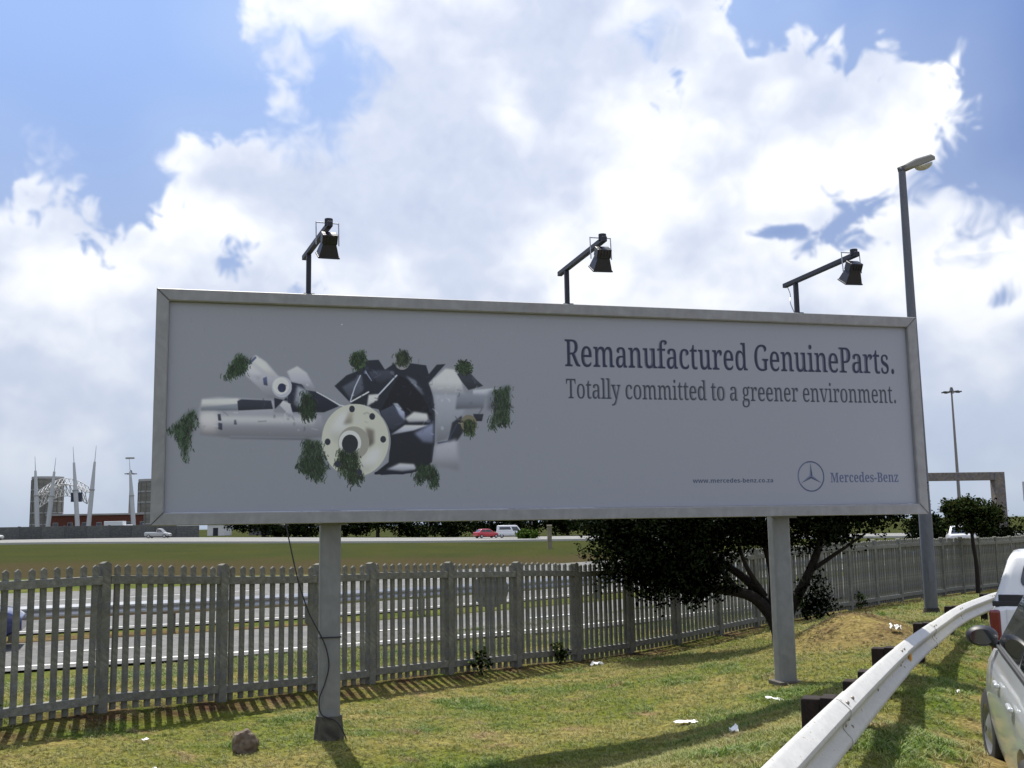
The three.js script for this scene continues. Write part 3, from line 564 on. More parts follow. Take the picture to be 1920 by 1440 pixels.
// ------------------------------------------------------------------ guardrail
{
  const top = (d) => { const q = [[-6, 0.74], [0, 0.76], [4.47, 0.75], [6.3, 0.73], [7.3, 0.695], [9.7, 0.598], [11.5, 0.525], [13.5, 0.45], [17, 0.37], [21, 0.305], [26, 0.15], [32, 0]]; for (let i = 1; i < q.length; i++) if (d <= q[i][0] || i === q.length - 1) { const [a, b] = [q[i - 1], q[i]]; return lerp(a[1], b[1], (d - a[0]) / (b[0] - a[0])); } };
  const smooth = (f, d) => (f(d - 1.2) + f(d - 0.6) + f(d) + f(d + 0.6) + f(d + 1.2)) / 5;
  const C = (d) => V(smooth(railX, d), smooth(top, d), -d);
  const gr = thing('guardrail', 'white painted steel crash barrier on dark timber posts sweeping along the verge', 'guardrail', [0, 0, 0]);
  const whiteTex = dataTex(512, 256, (u, v) => { const s = torus(u, v, 12, 31, 5), k = torus(u, v, 40, 3, 3); const n = 238 + 13 * s + 8 * k, rust = sstep(0.52, 0.66, k + s * 0.4) * 0.7; return [lerp(n, 150, rust), lerp(n - 1, 112, rust), lerp(n - 5, 84, rust)]; });
  const M_WHITE = std({ color: lin(0.58, 0.58, 0.58), map: whiteTex, roughness: 0.55 });
  // W-beam section: out (towards the road), down from the top edge
  const W = [[0, 0], [0.022, 0.010], [0.078, 0.058], [0.082, 0.075], [0.078, 0.092], [0.034, 0.142], [0.030, 0.156], [0.034, 0.170], [0.078, 0.220], [0.082, 0.237], [0.078, 0.254], [0.022, 0.302], [0, 0.312]];
  const T = 0.006, ring = [...W, ...W.slice().reverse().map(([o, h]) => [o - T, h])];
  const sweep = (d0, d1, out) => {
    const n = Math.max(2, Math.round((d1 - d0) / 0.35)), pos = [], uv = [], idx = [], m = ring.length;
    for (let i = 0; i <= n; i++) {
      const d = lerp(d0, d1, i / n), c = C(d), e = C(d + 0.05), f = e.clone().sub(c).setY(0).normalize(), o = V(-f.z, 0, f.x);   // o: to the right of travel
      ring.forEach(([a, h], k) => { const p = c.clone().addScaledVector(o, a + out); pos.push(p.x, p.y - h, p.z); uv.push(d / 2, (k < W.length ? h : 0.5 + h)); });
    }
    for (let i = 0; i < n; i++) for (let k = 0; k < m; k++) { const a = i * m + k, b = i * m + ((k + 1) % m); idx.push(a, a + m, b, b, a + m, b + m); }
    for (const [base, flip] of [[0, 0], [n * m, 1]]) for (let k = 0; k + 1 < W.length; k++) { const a = base + k, b = base + k + 1, c = base + m - 1 - k, e = base + m - 2 - k; flip ? idx.push(a, b, c, b, e, c) : idx.push(a, c, b, b, c, e); }
    const g = new THREE.BufferGeometry(); g.setAttribute('position', new THREE.Float32BufferAttribute(pos, 3)); g.setAttribute('uv', new THREE.Float32BufferAttribute(uv, 2)); g.setIndex(idx); g.computeVertexNormals(); return toCreasedNormals(g, 0.6);
  };
  const joints = [-4.4, -0.6, 3.05, 6.45, 9.85, 13.3, 16.7, 20.1, 23.4, 26.7, 30];
  for (let i = 0; i + 1 < joints.length; i++) part(gr, 'beam', sweep(joints[i] - (i ? 0.16 : 0), joints[i + 1] + 0.16, i % 2 ? 0.007 : 0), M_WHITE);
  const woodTex = dataTex(256, 256, (u, v) => { const n = 150 + 70 * torus(u * 1, v, 14, 7, 4) + 40 * torus((u * 4) % 1, v, 3, 17, 2); return [n + 14, n, n - 8]; });
  const M_WOOD = std({ color: lin(0.034, 0.02, 0.016), map: woodTex, roughness: 0.95 });
  const boltGeo = new THREE.SphereGeometry(0.014, 8, 5), M_BOLT = std({ color: lin(0.28, 0.25, 0.22), roughness: 0.5, metalness: 0.6 });
  for (const d of [-2.5, 2.9, 6.35, 7.95, 9.75, 13.35, 16.8, 20.2, 23.5, 26.8]) {
    const c = C(d), f = C(d + 0.1).sub(c).setY(0).normalize(), o = V(-f.z, 0, f.x), turn = Math.atan2(-f.x, -f.z), low = d > 7.5 && d < 8.5 ? 0.09 : 0;
    const px = c.clone().addScaledVector(o, -0.145), gy = groundY(px.x, -px.z), h = c.y - 0.005 - low - gy;
    const post = part(gr, 'post', reUV(bx(0.11, h + 0.5, 0.14, 0, 0, 0, 0.012), 2), M_WOOD); post.position.set(px.x, gy + (h - 0.5) / 2, px.z); post.rotation.set(0, turn, 0);
    const sp = c.clone().addScaledVector(o, -0.047), block = part(gr, 'spacer_block', reUV(bx(0.082, 0.34, 0.16, 0, 0, 0, 0.008), 2), M_WOOD); block.position.set(sp.x, c.y - 0.165 - low * 0.3, sp.z); block.rotation.set(0, turn, 0);
    const bp = c.clone().addScaledVector(o, 0.036); const bolt = part(gr, 'bolt', boltGeo, M_BOLT); bolt.position.set(bp.x, c.y - 0.156, bp.z);
  }
  for (const j of joints.slice(2, 9)) for (const [s, h, a] of [[-0.1, 0.03, 0.05], [0.1, 0.03, 0.05], [-0.1, 0.285, 0.05], [0.1, 0.285, 0.05], [-0.05, 0.125, 0.042], [0.05, 0.19, 0.046]]) {
    const d = j + s, c = C(d), f = C(d + 0.1).sub(c).setY(0).normalize(), o = V(-f.z, 0, f.x), p = c.clone().addScaledVector(o, a + 0.006); const b = part(gr, 'bolt', boltGeo, M_BOLT); b.position.set(p.x, c.y - h, p.z);
  }
  const d = 10.55, c = C(d), f = C(d + 0.1).sub(c).setY(0).normalize(), o = V(-f.z, 0, f.x), p = c.clone().addScaledVector(o, 0.03);
  const rf = part(gr, 'reflector', bx(0.02, 0.075, 0.11, 0, 0, 0, 0.006), std({ color: lin(0.62, 0.27, 0.02), roughness: 0.3 }), 'small amber reflector in the groove of the beam'); rf.position.set(p.x + 0.02, c.y - 0.155, p.z); rf.rotation.y = Math.atan2(-f.x, -f.z);
}

// ------------------------------------------------------------------ street lamp behind the billboard
const M_GALV = std({ color: lin(0.17, 0.18, 0.21), map: streak, roughness: 0.55, metalness: 0.35 });
{
  const y = groundY(9.66, 25), t = thing('street_lamp', 'tall grey steel street lamp rising behind the right end of the billboard', 'street lamp', [9.66, y, -25], 0);
  const H = 10.28 - y;
  part(t, 'pole', merge([cyl(0.15, 0.15, V(0, -0.3, 0), V(0, 2.3, 0), 20), cyl(0.135, 0.085, V(0, 2.3, 0), V(0, H - 0.1, 0), 20)]), M_GALV);
  part(t, 'base_collar', merge([cyl(0.2, 0.17, V(0, -0.02, 0), V(0, 0.13, 0), 20)]), std({ color: lin(0.03, 0.028, 0.026), roughness: 0.9 }));
  part(t, 'access_door', bx(0.14, 0.45, 0.02, 0, 0.95, 0.147, 0.005), M_GALV);
  const head = new THREE.Group(); head.name = 'lamp_head'; head.position.set(0, H - 0.06, 0); head.rotation.set(0.05, 0.35, 0.36); t.add(head);
  part(head, 'spigot', cyl(0.075, 0.07, V(-0.06, 0, 0), V(0.42, 0.02, 0), 14), M_GALV);
  part(head, 'housing', (() => { const g = extrude([[0, -0.02], [0.45, -0.05], [0.98, -0.03], [1.0, 0.05], [0.9, 0.13], [0.4, 0.15], [0, 0.10]], 0.26, 0.03).translate(0, 0, -0.13); return toCreasedNormals(g, 0.5); })(), std({ color: lin(0.22, 0.22, 0.21), roughness: 0.6 }));
  const bowl = new THREE.SphereGeometry(0.25, 20, 10, 0, 6.3, Math.PI / 2, Math.PI / 2); bowl.scale(1.1, 0.55, 0.52); bowl.translate(0.7, -0.05, 0);
  part(head, 'diffuser', bowl, phys({ color: lin(0.62, 0.60, 0.48), roughness: 0.25, transmission: 0.55, thickness: 0, side: THREE.DoubleSide }), 'yellowed clear lamp bowl');
}

// ------------------------------------------------------------------ trees
const barkTex = dataTex(256, 256, (u, v) => { const n = 170 + 80 * torus((u * 3) % 1, v, 8, 2, 5); return [n + 6, n, n - 8]; });
const M_BARK = std({ color: lin(0.045, 0.036, 0.03), map: barkTex, roughness: 1 });
function limb(pts, r0, r1, seg = 7) {   // tapered bent limb
  const c = new THREE.CatmullRomCurve3(pts), n = pts.length * 4, fr = c.computeFrenetFrames(n), pos = [], uv = [], idx = [];
  for (let i = 0; i <= n; i++) { const p = c.getPointAt(i / n), r = lerp(r0, r1, i / n); for (let k = 0; k <= seg; k++) { const a = (k / seg) * 6.2832, q = p.clone().addScaledVector(fr.normals[i], Math.cos(a) * r).addScaledVector(fr.binormals[i], Math.sin(a) * r); pos.push(q.x, q.y, q.z); uv.push(k / seg, (i / n) * 3); } }
  for (let i = 0; i < n; i++) for (let k = 0; k < seg; k++) { const a = i * (seg + 1) + k, b = a + seg + 1; idx.push(a, b, a + 1, a + 1, b, b + 1); }
  const g = new THREE.BufferGeometry(); g.setAttribute('position', new THREE.Float32BufferAttribute(pos, 3)); g.setAttribute('uv', new THREE.Float32BufferAttribute(uv, 2)); g.setIndex(idx); g.computeVertexNormals(); return g;
}
// leaves in clumps through ellipsoids: [x, y, z, rx, ry, rz, clumps]
function foliage(blobs, size, perClump, clumpR, seed, shade) {
  const r = rng(seed), pos = [], col = [], nor = [], gauss = () => (r() + r() + r() - 1.5) * 1.15;
  for (const [bx0, by0, bz0, rx, ry, rz, n] of blobs) for (let i = 0; i < n; i++) {
    const a = r() * 6.2832, u = r() * 2 - 1, k = Math.cbrt(0.12 + 0.88 * r()), s = Math.sqrt(1 - u * u), wob = 1 + 0.28 * n3(Math.cos(a) * s * 1.7 + seed, u * 1.7, Math.sin(a) * s * 1.7);
    const cx = bx0 + Math.cos(a) * s * rx * k * wob, cy = by0 + u * ry * k * wob, cz = bz0 + Math.sin(a) * s * rz * k * wob, tone = 0.7 + r() * 0.6;
    for (let j = 0; j < perClump; j++) {
      const x = cx + gauss() * clumpR, y = cy + gauss() * clumpR * 0.8, z = cz + gauss() * clumpR, d = V(gauss(), gauss() * 0.8 - 0.15, gauss()).normalize(), e = V(gauss(), gauss(), gauss()).cross(d).normalize(), L = size * (0.6 + r() * 0.8), w = L * 0.3;
      const A = V(x, y, z), M1 = A.clone().addScaledVector(d, L * 0.45).addScaledVector(e, w), M2 = A.clone().addScaledVector(d, L * 0.45).addScaledVector(e, -w), T = A.clone().addScaledVector(d, L);
      const nn = d.clone().cross(e).normalize(); if (nn.y < 0) nn.negate();
      const t = tone * (0.8 + r() * 0.4), c = shade(r(), t);
      for (const p of [A, M1, T, A, T, M2]) { pos.push(p.x, p.y, p.z); nor.push(nn.x, nn.y, nn.z); col.push(...c); }
    }
  }
  const g = new THREE.BufferGeometry(); g.setAttribute('position', new THREE.Float32BufferAttribute(pos, 3)); g.setAttribute('normal', new THREE.Float32BufferAttribute(nor, 3)); g.setAttribute('color', new THREE.Float32BufferAttribute(col, 3)); return g;
}
const M_LEAF = phys({ vertexColors: true, roughness: 1, specularIntensity: 0.15, transmission: 0.2, thickness: 0, side: THREE.DoubleSide });
const M_LEAF_THICK = phys({ vertexColors: true, roughness: 1, specularIntensity: 0.1, side: THREE.DoubleSide });
const dark = (q, t) => [0.014 * t, 0.022 * t, 0.007 * t], mid = (q, t) => (q < 0.12 ? [0.11 * t, 0.10 * t, 0.03 * t] : [0.055 * t, 0.085 * t, 0.022 * t]);
{ // low spreading tree between the billboard and the fence
  const y = groundY(4.85, 19.6), t = thing('spreading_tree', 'dark low spreading tree beneath the right half of the billboard', 'tree', [4.85, y, -19.6]);
  part(t, 'trunk', merge([limb([V(0, -0.2, 0), V(-0.03, 0.25, 0.02), V(-0.18, 0.62, 0)], 0.21, 0.16, 9)]), M_BARK);
  const L = (pts, a, b) => part(t, 'limb', limb(pts.map((p) => V(...p)), a, b), M_BARK);
  L([[-0.12, 0.45, 0], [-0.55, 0.9, 0.1], [-1.2, 1.05, 0.15], [-2.0, 1.12, 0.25], [-2.9, 1.5, 0.3]], 0.12, 0.035);
  L([[-0.15, 0.55, 0], [-0.6, 1.2, -0.2], [-1.4, 1.7, -0.3], [-2.3, 2.1, -0.3]], 0.10, 0.03);
  L([[0.0, 0.4, 0], [0.25, 0.85, 0.05], [0.55, 1.35, 0], [0.8, 2.0, 0], [0.9, 2.8, -0.1]], 0.12, 0.035);
  L([[-0.15, 0.6, 0], [-0.15, 1.3, 0.1], [-0.3, 2.1, 0.1], [-0.2, 3.2, 0]], 0.11, 0.03);
  L([[0.5, 1.3, 0], [0.9, 1.6, 0.2], [1.5, 2.0, 0.3]], 0.05, 0.02);
  L([[-0.8, 1.0, 0.12], [-1.2, 1.5, 0.3], [-1.5, 2.1, 0.5]], 0.06, 0.02);
  L([[-0.3, 0.9, 0], [-0.7, 1.5, 0.3], [-0.9, 2.2, 0.4]], 0.06, 0.02);
  part(t, 'crown', foliage([[-2.25, 1.95, 0.2, 1.25, 0.75, 1.2, 230], [-2.75, 2.2, 0.1, 0.7, 0.55, 0.8, 80], [-1.9, 2.5, 0, 1.5, 1.0, 1.5, 260], [-0.4, 3.0, 0, 1.7, 1.0, 1.6, 260], [0.9, 2.9, 0, 1.35, 0.9, 1.3, 170], [1.6, 2.55, 0.1, 0.7, 0.5, 0.8, 60], [2.2, 2.75, -1.6, 1.1, 0.6, 1.0, 110], [-1.9, 1.3, 0.3, 0.85, 0.45, 0.8, 110], [0.45, 0.95, 0.3, 0.28, 0.35, 0.3, 16], [0.4, 2.05, 0, 1.0, 0.35, 1.0, 50], [-0.9, 2.0, 0, 1.0, 0.35, 1.0, 60]], 0.07, 56, 0.18, 901, dark), M_LEAF);
}
{ // young street tree in front of the fence
  const y = groundY(14.3, 33.2), t = thing('street_tree', 'small round-headed street tree with a thin trunk near the parked pickup', 'tree', [14.3, y, -33.2]);
  part(t, 'trunk', limb([V(0, -0.1, 0), V(0.02, 0.8, 0), V(-0.04, 1.5, 0), V(-0.06, 2.0, 0)], 0.075, 0.05), M_BARK);
  for (const p of [[-0.45, 2.5, 0.1], [0.4, 2.5, 0], [0.1, 2.7, -0.3], [-0.2, 2.65, 0.3]]) part(t, 'branch', limb([V(-0.05, 1.75, 0), V(p[0] * 0.5, 2.15, p[2] * 0.5), V(...p)], 0.035, 0.012, 5), M_BARK);
  part(t, 'crown', foliage([[-0.05, 2.45, 0, 0.8, 0.5, 0.8, 120], [-0.45, 2.6, 0, 0.48, 0.42, 0.5, 45], [0.42, 2.35, 0, 0.48, 0.42, 0.5, 45], [0.1, 2.05, 0, 0.6, 0.25, 0.5, 30]], 0.085, 40, 0.13, 902, (q, t) => (q < 0.1 ? [0.07 * t, 0.065 * t, 0.02 * t] : [0.036 * t, 0.056 * t, 0.015 * t])), M_LEAF);
}
const TREE_SPECS = [
  ['distant_tree', 36.6, 82, 4.2, 3.7, 'dense dark distant tree seen through the grey portal frame', 0],
  ['distant_tree', 31.9, 82, 3.0, 3.6, 'dark distant tree just right of the street lamp pole', 0],
  ['distant_tree', 45.6, 84, 5.2, 3.0, 'broad dark tree mass right of the portal column', 0],
  ['distant_tree', 26.5, 88, 4.2, 2.7, 'dark tree low behind the fence left of the street lamp pole', 0],
  ['distant_tree', 21.5, 92, 5.0, 2.6, 'dark tree beyond the fence under the billboard corner', 0],
  ['distant_tree', 41.0, 76, 4.4, 2.2, 'low dark shrub at the foot of the portal column', 0],
  ['distant_tree', 29.3, 76, 4.0, 2.3, 'low dark shrub behind the fence right beside the street lamp pole', 0],
  ['distant_tree', 17.0, 90, 5.0, 2.5, 'dark tree behind the right billboard post', 0],
  ['distant_tree', 50.5, 88, 5.0, 2.6, 'dark tree at the far right edge behind the pale sign board', 0],
  ['distant_tree', 2.4, 160, 3.4, 1.25, 'bright green bush beside the white van on the far road', 1],
];
for (const [k, side] of ['left of the left billboard post', 'behind the left billboard post', 'right of the left billboard post', 'well left of the red car', 'just left of the red car', 'behind the red car', 'behind the white van', 'behind the bright green bush', 'behind the tan marker post', 'right of the tan marker post', 'behind the left edge of the spreading tree', 'behind the spreading tree'].entries()) TREE_SPECS.push(['hedgerow_tree', -46 + k * 7, 195 + (k % 3) * 3, 9.5, 3.6 + (k % 4) * 0.5, 'dark far roadside tree ' + side, 0]);
TREE_SPECS.forEach(([n, x, d, w, h, label, kind], i) => {
  const y = groundY(x, d), t = thing(n, label, 'tree', [x, y, -d], i * 1.3, 'distant roadside trees'), s = d / 90;
  part(t, 'trunk', limb([V(0, -0.2, 0), V(0.1, h * 0.35, 0), V(0, h * 0.7, 0)], 0.16 * s + 0.05, 0.08 * s), M_BARK);
  const r = rng(300 + i), blobs = []; for (let k = 0; k < 7; k++) blobs.push([(r() - 0.5) * w * 0.8, h * (0.22 + r() * 0.58), (r() - 0.5) * w * 0.6, w * (0.2 + r() * 0.14), h * (0.22 + r() * 0.14), w * 0.25, 34]);
  part(t, 'crown', foliage(blobs, 0.22 * Math.max(1, s * 0.9), 14, 0.24 * Math.max(1, s), 500 + i, kind ? (q, k) => [0.09 * k, 0.15 * k, 0.03 * k] : dark), M_LEAF_THICK);
});
// weeds along the foot of the fence
[[-0.55, 17.15, 0.36, 'leafy weed against the fence below the round sign'], [0.75, 18.75, 0.3, 'leafy weed against the fence right of the round sign'], [-5.75, 11.5, 0.45, 'dark weed against the fence at the left edge'], [8.9, 27.9, 0.4, 'weed against the fence left of the street lamp pole'], [6.9, 25.6, 0.45, 'weed against the fence behind the earth mound']].forEach(([x, d, h, label], i) => {
  const t = thing('weed', label, 'plant', [x, groundY(x, d), -d], i, 'weeds along the fence');
  for (let k = 0; k < 3; k++) part(t, 'stem', limb([V(0, -0.03, 0), V((k - 1) * 0.06, h * 0.5, 0.02 * k), V((k - 1) * 0.14, h * 0.95, 0.03)], 0.008, 0.003, 4), M_BARK);
  part(t, 'leaves', foliage([[0, h * 0.55, 0, h * 0.45, h * 0.5, h * 0.4, 18]], 0.07, 9, 0.05, 700 + i, mid), M_LEAF);
});

// ------------------------------------------------------------------ vehicles
const paint = (r, g, b, o = {}) => phys({ color: lin(r, g, b), roughness: 0.38, metalness: 0.0, clearcoat: 0.8, clearcoatRoughness: 0.08, ...o });
const M_GLASS = phys({ color: lin(0.02, 0.024, 0.028), roughness: 0.06, metalness: 0, clearcoat: 1, clearcoatRoughness: 0.03 }), M_TYRE = std({ color: lin(0.022, 0.022, 0.023), roughness: 0.9 }), M_RIM = std({ color: lin(0.45, 0.46, 0.48), roughness: 0.35, metalness: 0.8 }), M_RED = phys({ color: lin(0.17, 0.006, 0.01), roughness: 0.2, clearcoat: 1 }), M_TRIM = std({ color: lin(0.018, 0.018, 0.02), roughness: 0.6 }), M_WHITE_PAINT = paint(0.74, 0.745, 0.75), M_PLATE = std({ color: lin(0.7, 0.68, 0.5), roughness: 0.5 });
// lower body: sections along the length, [z, half width, bottom, top]; forward is -z
function hull(sections, arches, crown = 0.03) {
  const ringOf = ([z, w, b, t]) => { const k = [[0, b], [w * 0.82, b], [w * 0.95, b + 0.05], [w * 0.985, b + (t - b) * 0.28], [w, b + (t - b) * 0.5], [w * 0.992, b + (t - b) * 0.68], [w * 0.965, b + (t - b) * 0.86], [w * 0.915, t - 0.015], [w * 0.8, t + crown * 0.4], [0, t + crown]]; const half = k.map(([x, y]) => [x, y, z]); return [...half, ...half.slice(1, -1).reverse().map(([x, y]) => [-x, y, z])]; };
  const pos = [], idx = [], rings = sections.map(ringOf), m = rings[0].length;
  rings.forEach((q) => q.forEach((p) => pos.push(...p)));
  for (let i = 0; i + 1 < rings.length; i++) for (let k = 0; k < m; k++) { const a = i * m + k, b = i * m + ((k + 1) % m); idx.push(a, b, a + m, b, b + m, a + m); }
  for (let k = 1; k + 1 < m; k++) idx.push(0, k + 1, k, (rings.length - 1) * m, (rings.length - 1) * m + k, (rings.length - 1) * m + k + 1);
  let g = new THREE.BufferGeometry(); g.setAttribute('position', new THREE.Float32BufferAttribute(pos, 3)); g.setAttribute('uv', new THREE.Float32BufferAttribute(new Float32Array((pos.length / 3) * 2), 2)); g.setIndex(idx); g.computeVertexNormals();
  // orientation: make faces point outwards
  if (signedVolume(g) < 0) { const ix = g.index.array; for (let i = 0; i < ix.length; i += 3) [ix[i], ix[i + 1]] = [ix[i + 1], ix[i]]; g.computeVertexNormals(); }
  if (arches) {
    const ev = new Evaluator(); ev.useGroups = false; ev.attributes = ['position', 'normal', 'uv']; let a = new Brush(g); a.updateMatrixWorld();
    for (const [z, r, y] of arches) { const c = new Brush(new THREE.CylinderGeometry(r, r, 4, 28).rotateZ(Math.PI / 2)); c.position.set(0, y, z); c.updateMatrixWorld(); a = ev.evaluate(a, c, SUBTRACTION); }
    g = a.geometry;
  }
  return toCreasedNormals(g, 0.55);
}
function signedVolume(g) { const p = g.attributes.position, ix = g.index.array; let v = 0; for (let i = 0; i < ix.length; i += 3) { const [a, b, c] = [0, 1, 2].map((k) => V(p.getX(ix[i + k]), p.getY(ix[i + k]), p.getZ(ix[i + k]))); v += a.dot(b.cross(c)); } return v; }
// cabin: rounded frustum from a bottom to a top rectangle: {y0,y1,w0,w1,b0,b1,t0,t1} (b/t: rear and front z)
function cabin({ y0, y1, w0, w1, b0, b1, t0, t1 }, r = 0.1) {
  const ring = (w, zr, zf, y, rr) => { const o = [], cz = [[w - rr, zr - rr, 0], [w - rr, zf + rr, -90], [-w + rr, zf + rr, -180], [-w + rr, zr - rr, -270]]; for (const [cx, czz, a0] of cz) for (let k = 0; k <= 4; k++) { const a = R(a0 + 90 - k * 22.5); o.push([cx + Math.cos(a) * rr, y, czz + Math.sin(a) * rr]); } return o; };
  const rings = []; for (const f of [0, 0.5, 0.88]) rings.push(ring(lerp(w0, w1, f), lerp(b0, t0, f), lerp(b1, t1, f), lerp(y0, y1, f), r));
  rings.push(ring(lerp(w0, w1, 0.97) - 0.02, lerp(b0, t0, 0.97) - 0.03, lerp(b1, t1, 0.97) + 0.03, lerp(y0, y1, 0.97), r)); rings.push(ring(w1 - 0.07, t0 - 0.1, t1 + 0.12, y1, r));
  rings.push(ring(w1 * 0.5, lerp(t0, t1, 0.25), lerp(t0, t1, 0.75), y1 + 0.02, 0.05));
  const pos = [], idx = [], m = rings[0].length; rings.forEach((q) => q.forEach((p) => pos.push(...p)));
  for (let i = 0; i + 1 < rings.length; i++) for (let k = 0; k < m; k++) { const a = i * m + k, b = i * m + ((k + 1) % m); idx.push(a, b, a + m, b, b + m, a + m); }
  for (const [base, f] of [[0, 1], [(rings.length - 1) * m, 0]]) for (let k = 1; k + 1 < m; k++) f ? idx.push(base, base + k + 1, base + k) : idx.push(base, base + k, base + k + 1);
  const g = new THREE.BufferGeometry(); g.setAttribute('position', new THREE.Float32BufferAttribute(pos, 3)); g.setIndex(idx);
  if (signedVolume(g) < 0) { const ix = g.index.array; for (let i = 0; i < ix.length; i += 3) [ix[i], ix[i + 1]] = [ix[i + 1], ix[i]]; }
  g.setAttribute('uv', new THREE.Float32BufferAttribute(new Float32Array((pos.length / 3) * 2), 2)); g.computeVertexNormals(); return toCreasedNormals(g, 0.7);
}
function pane(corners, thick = 0.008, round = 0.06) {   // rounded thin pane through four corners (a,b bottom; c,d top), pushed out along its normal
  const [a, b, c, d] = corners.map((p) => V(...p)), pt = (s, t) => a.clone().lerp(b, s).lerp(d.clone().lerp(c, s), t), n = b.clone().sub(a).cross(d.clone().sub(a)).normalize();
  const W = a.distanceTo(b), H = a.distanceTo(d), q = []; for (const [cx, cy, a0] of [[1, 1, 0], [0, 1, 90], [0, 0, 180], [1, 0, 270]]) for (let k = 0; k <= 4; k++) { const g = R(a0 + k * 22.5), rx = round / W, ry = round / H; q.push([cx ? 1 - rx + Math.cos(g) * rx : rx + Math.cos(g) * rx, cy ? 1 - ry + Math.sin(g) * ry : ry + Math.sin(g) * ry]); }
  const pos = [], idx = [], m = q.length; for (const o of [0, thick]) for (const [s, t] of q) { const p = pt(s, t).addScaledVector(n, o); pos.push(p.x, p.y, p.z); }
  for (let k = 1; k + 1 < m; k++) idx.push(m, m + k, m + k + 1, 0, k + 1, k); for (let k = 0; k < m; k++) { const b2 = (k + 1) % m; idx.push(k, b2, k + m, b2, b2 + m, k + m); }
  const g = new THREE.BufferGeometry(); g.setAttribute('position', new THREE.Float32BufferAttribute(pos, 3)); g.setIndex(idx); g.setAttribute('uv', new THREE.Float32BufferAttribute(new Float32Array((pos.length / 3) * 2), 2)); g.computeVertexNormals(); return toCreasedNormals(g, 0.5);
}
// corners of a pane on the cabin's side / rear / front between heights f0..f1
const sidePane = (c, s, a0, a1, f0, f1, u0 = a0, u1 = a1) => { const at = (f, a) => [s * (lerp(c.w0, c.w1, f) + 0.002), lerp(c.y0, c.y1, f), lerp(lerp(c.b0, c.t0, f), lerp(c.b1, c.t1, f), a)]; const q = [at(f0, a0), at(f0, a1), at(f1, u1), at(f1, u0)]; return s > 0 ? q : [q[1], q[0], q[3], q[2]]; };
const endPane = (c, rear, x, f0, f1) => { const at = (f, sx) => [sx * lerp(c.w0, c.w1, f) * x, lerp(c.y0, c.y1, f), (rear ? lerp(c.b0, c.t0, f) + 0.002 : lerp(c.b1, c.t1, f) - 0.002)]; const q = [at(f0, -1), at(f0, 1), at(f1, 1), at(f1, -1)]; return rear ? q : [q[1], q[0], q[3], q[2]]; };
function wheel(parent, x, z, r, w, steer = 0) {
  const k = new THREE.Group(); k.name = 'wheel'; k.position.set(x, r, z); k.rotation.y = steer; parent.add(k);
  const ty = new THREE.LatheGeometry([[r * 0.62, -w / 2], [r * 0.9, -w / 2], [r * 0.98, -w * 0.4], [r, -w * 0.25], [r, w * 0.25], [r * 0.98, w * 0.4], [r * 0.9, w / 2], [r * 0.62, w / 2]].map((p) => new THREE.Vector2(...p)), 28); ty.rotateZ(Math.PI / 2); part(k, 'tyre', ty, M_TYRE);
  const sx = Math.sign(x) || 1, rm = new THREE.LatheGeometry([[0.02, 0.03], [r * 0.2, 0.025], [r * 0.55, -0.02], [r * 0.62, 0.02], [r * 0.64, 0]].map((p) => new THREE.Vector2(...p)), 24); rm.rotateZ(-sx * Math.PI / 2); rm.translate(sx * w * 0.38, 0, 0); part(k, 'rim', rm, M_RIM);
}
function car(name, label, pos, turn, o, group) {
  const t = thing(name, label, o.category ?? 'car', pos, turn, group), c = o.cabin;
  part(t, 'body', hull(o.sections, o.arches, o.crown ?? 0.03), o.paint);
  part(t, 'cabin', cabin(c), o.cabinPaint ?? o.paint);
  for (const s of [-1, 1]) for (const q of o.side) part(t, 'side_window', pane(sidePane(c, s, ...q), 0.006, o.paneRound ?? 0.05), M_GLASS);
  part(t, 'rear_window', pane(endPane(c, true, o.rearGlass ?? 0.82, o.rearGlass ? 0.3 : 0.12, 0.86), 0.006, o.rearGlass ? 0.1 : 0.06), M_GLASS); part(t, 'windscreen', pane(endPane(c, false, 0.88, 0.08, 0.9), 0.006), M_GLASS);
  for (const [x, z] of o.wheels) wheel(t, x, z, o.r, o.tw, z < 0 && o.steer ? o.steer : 0);
  return t;
}
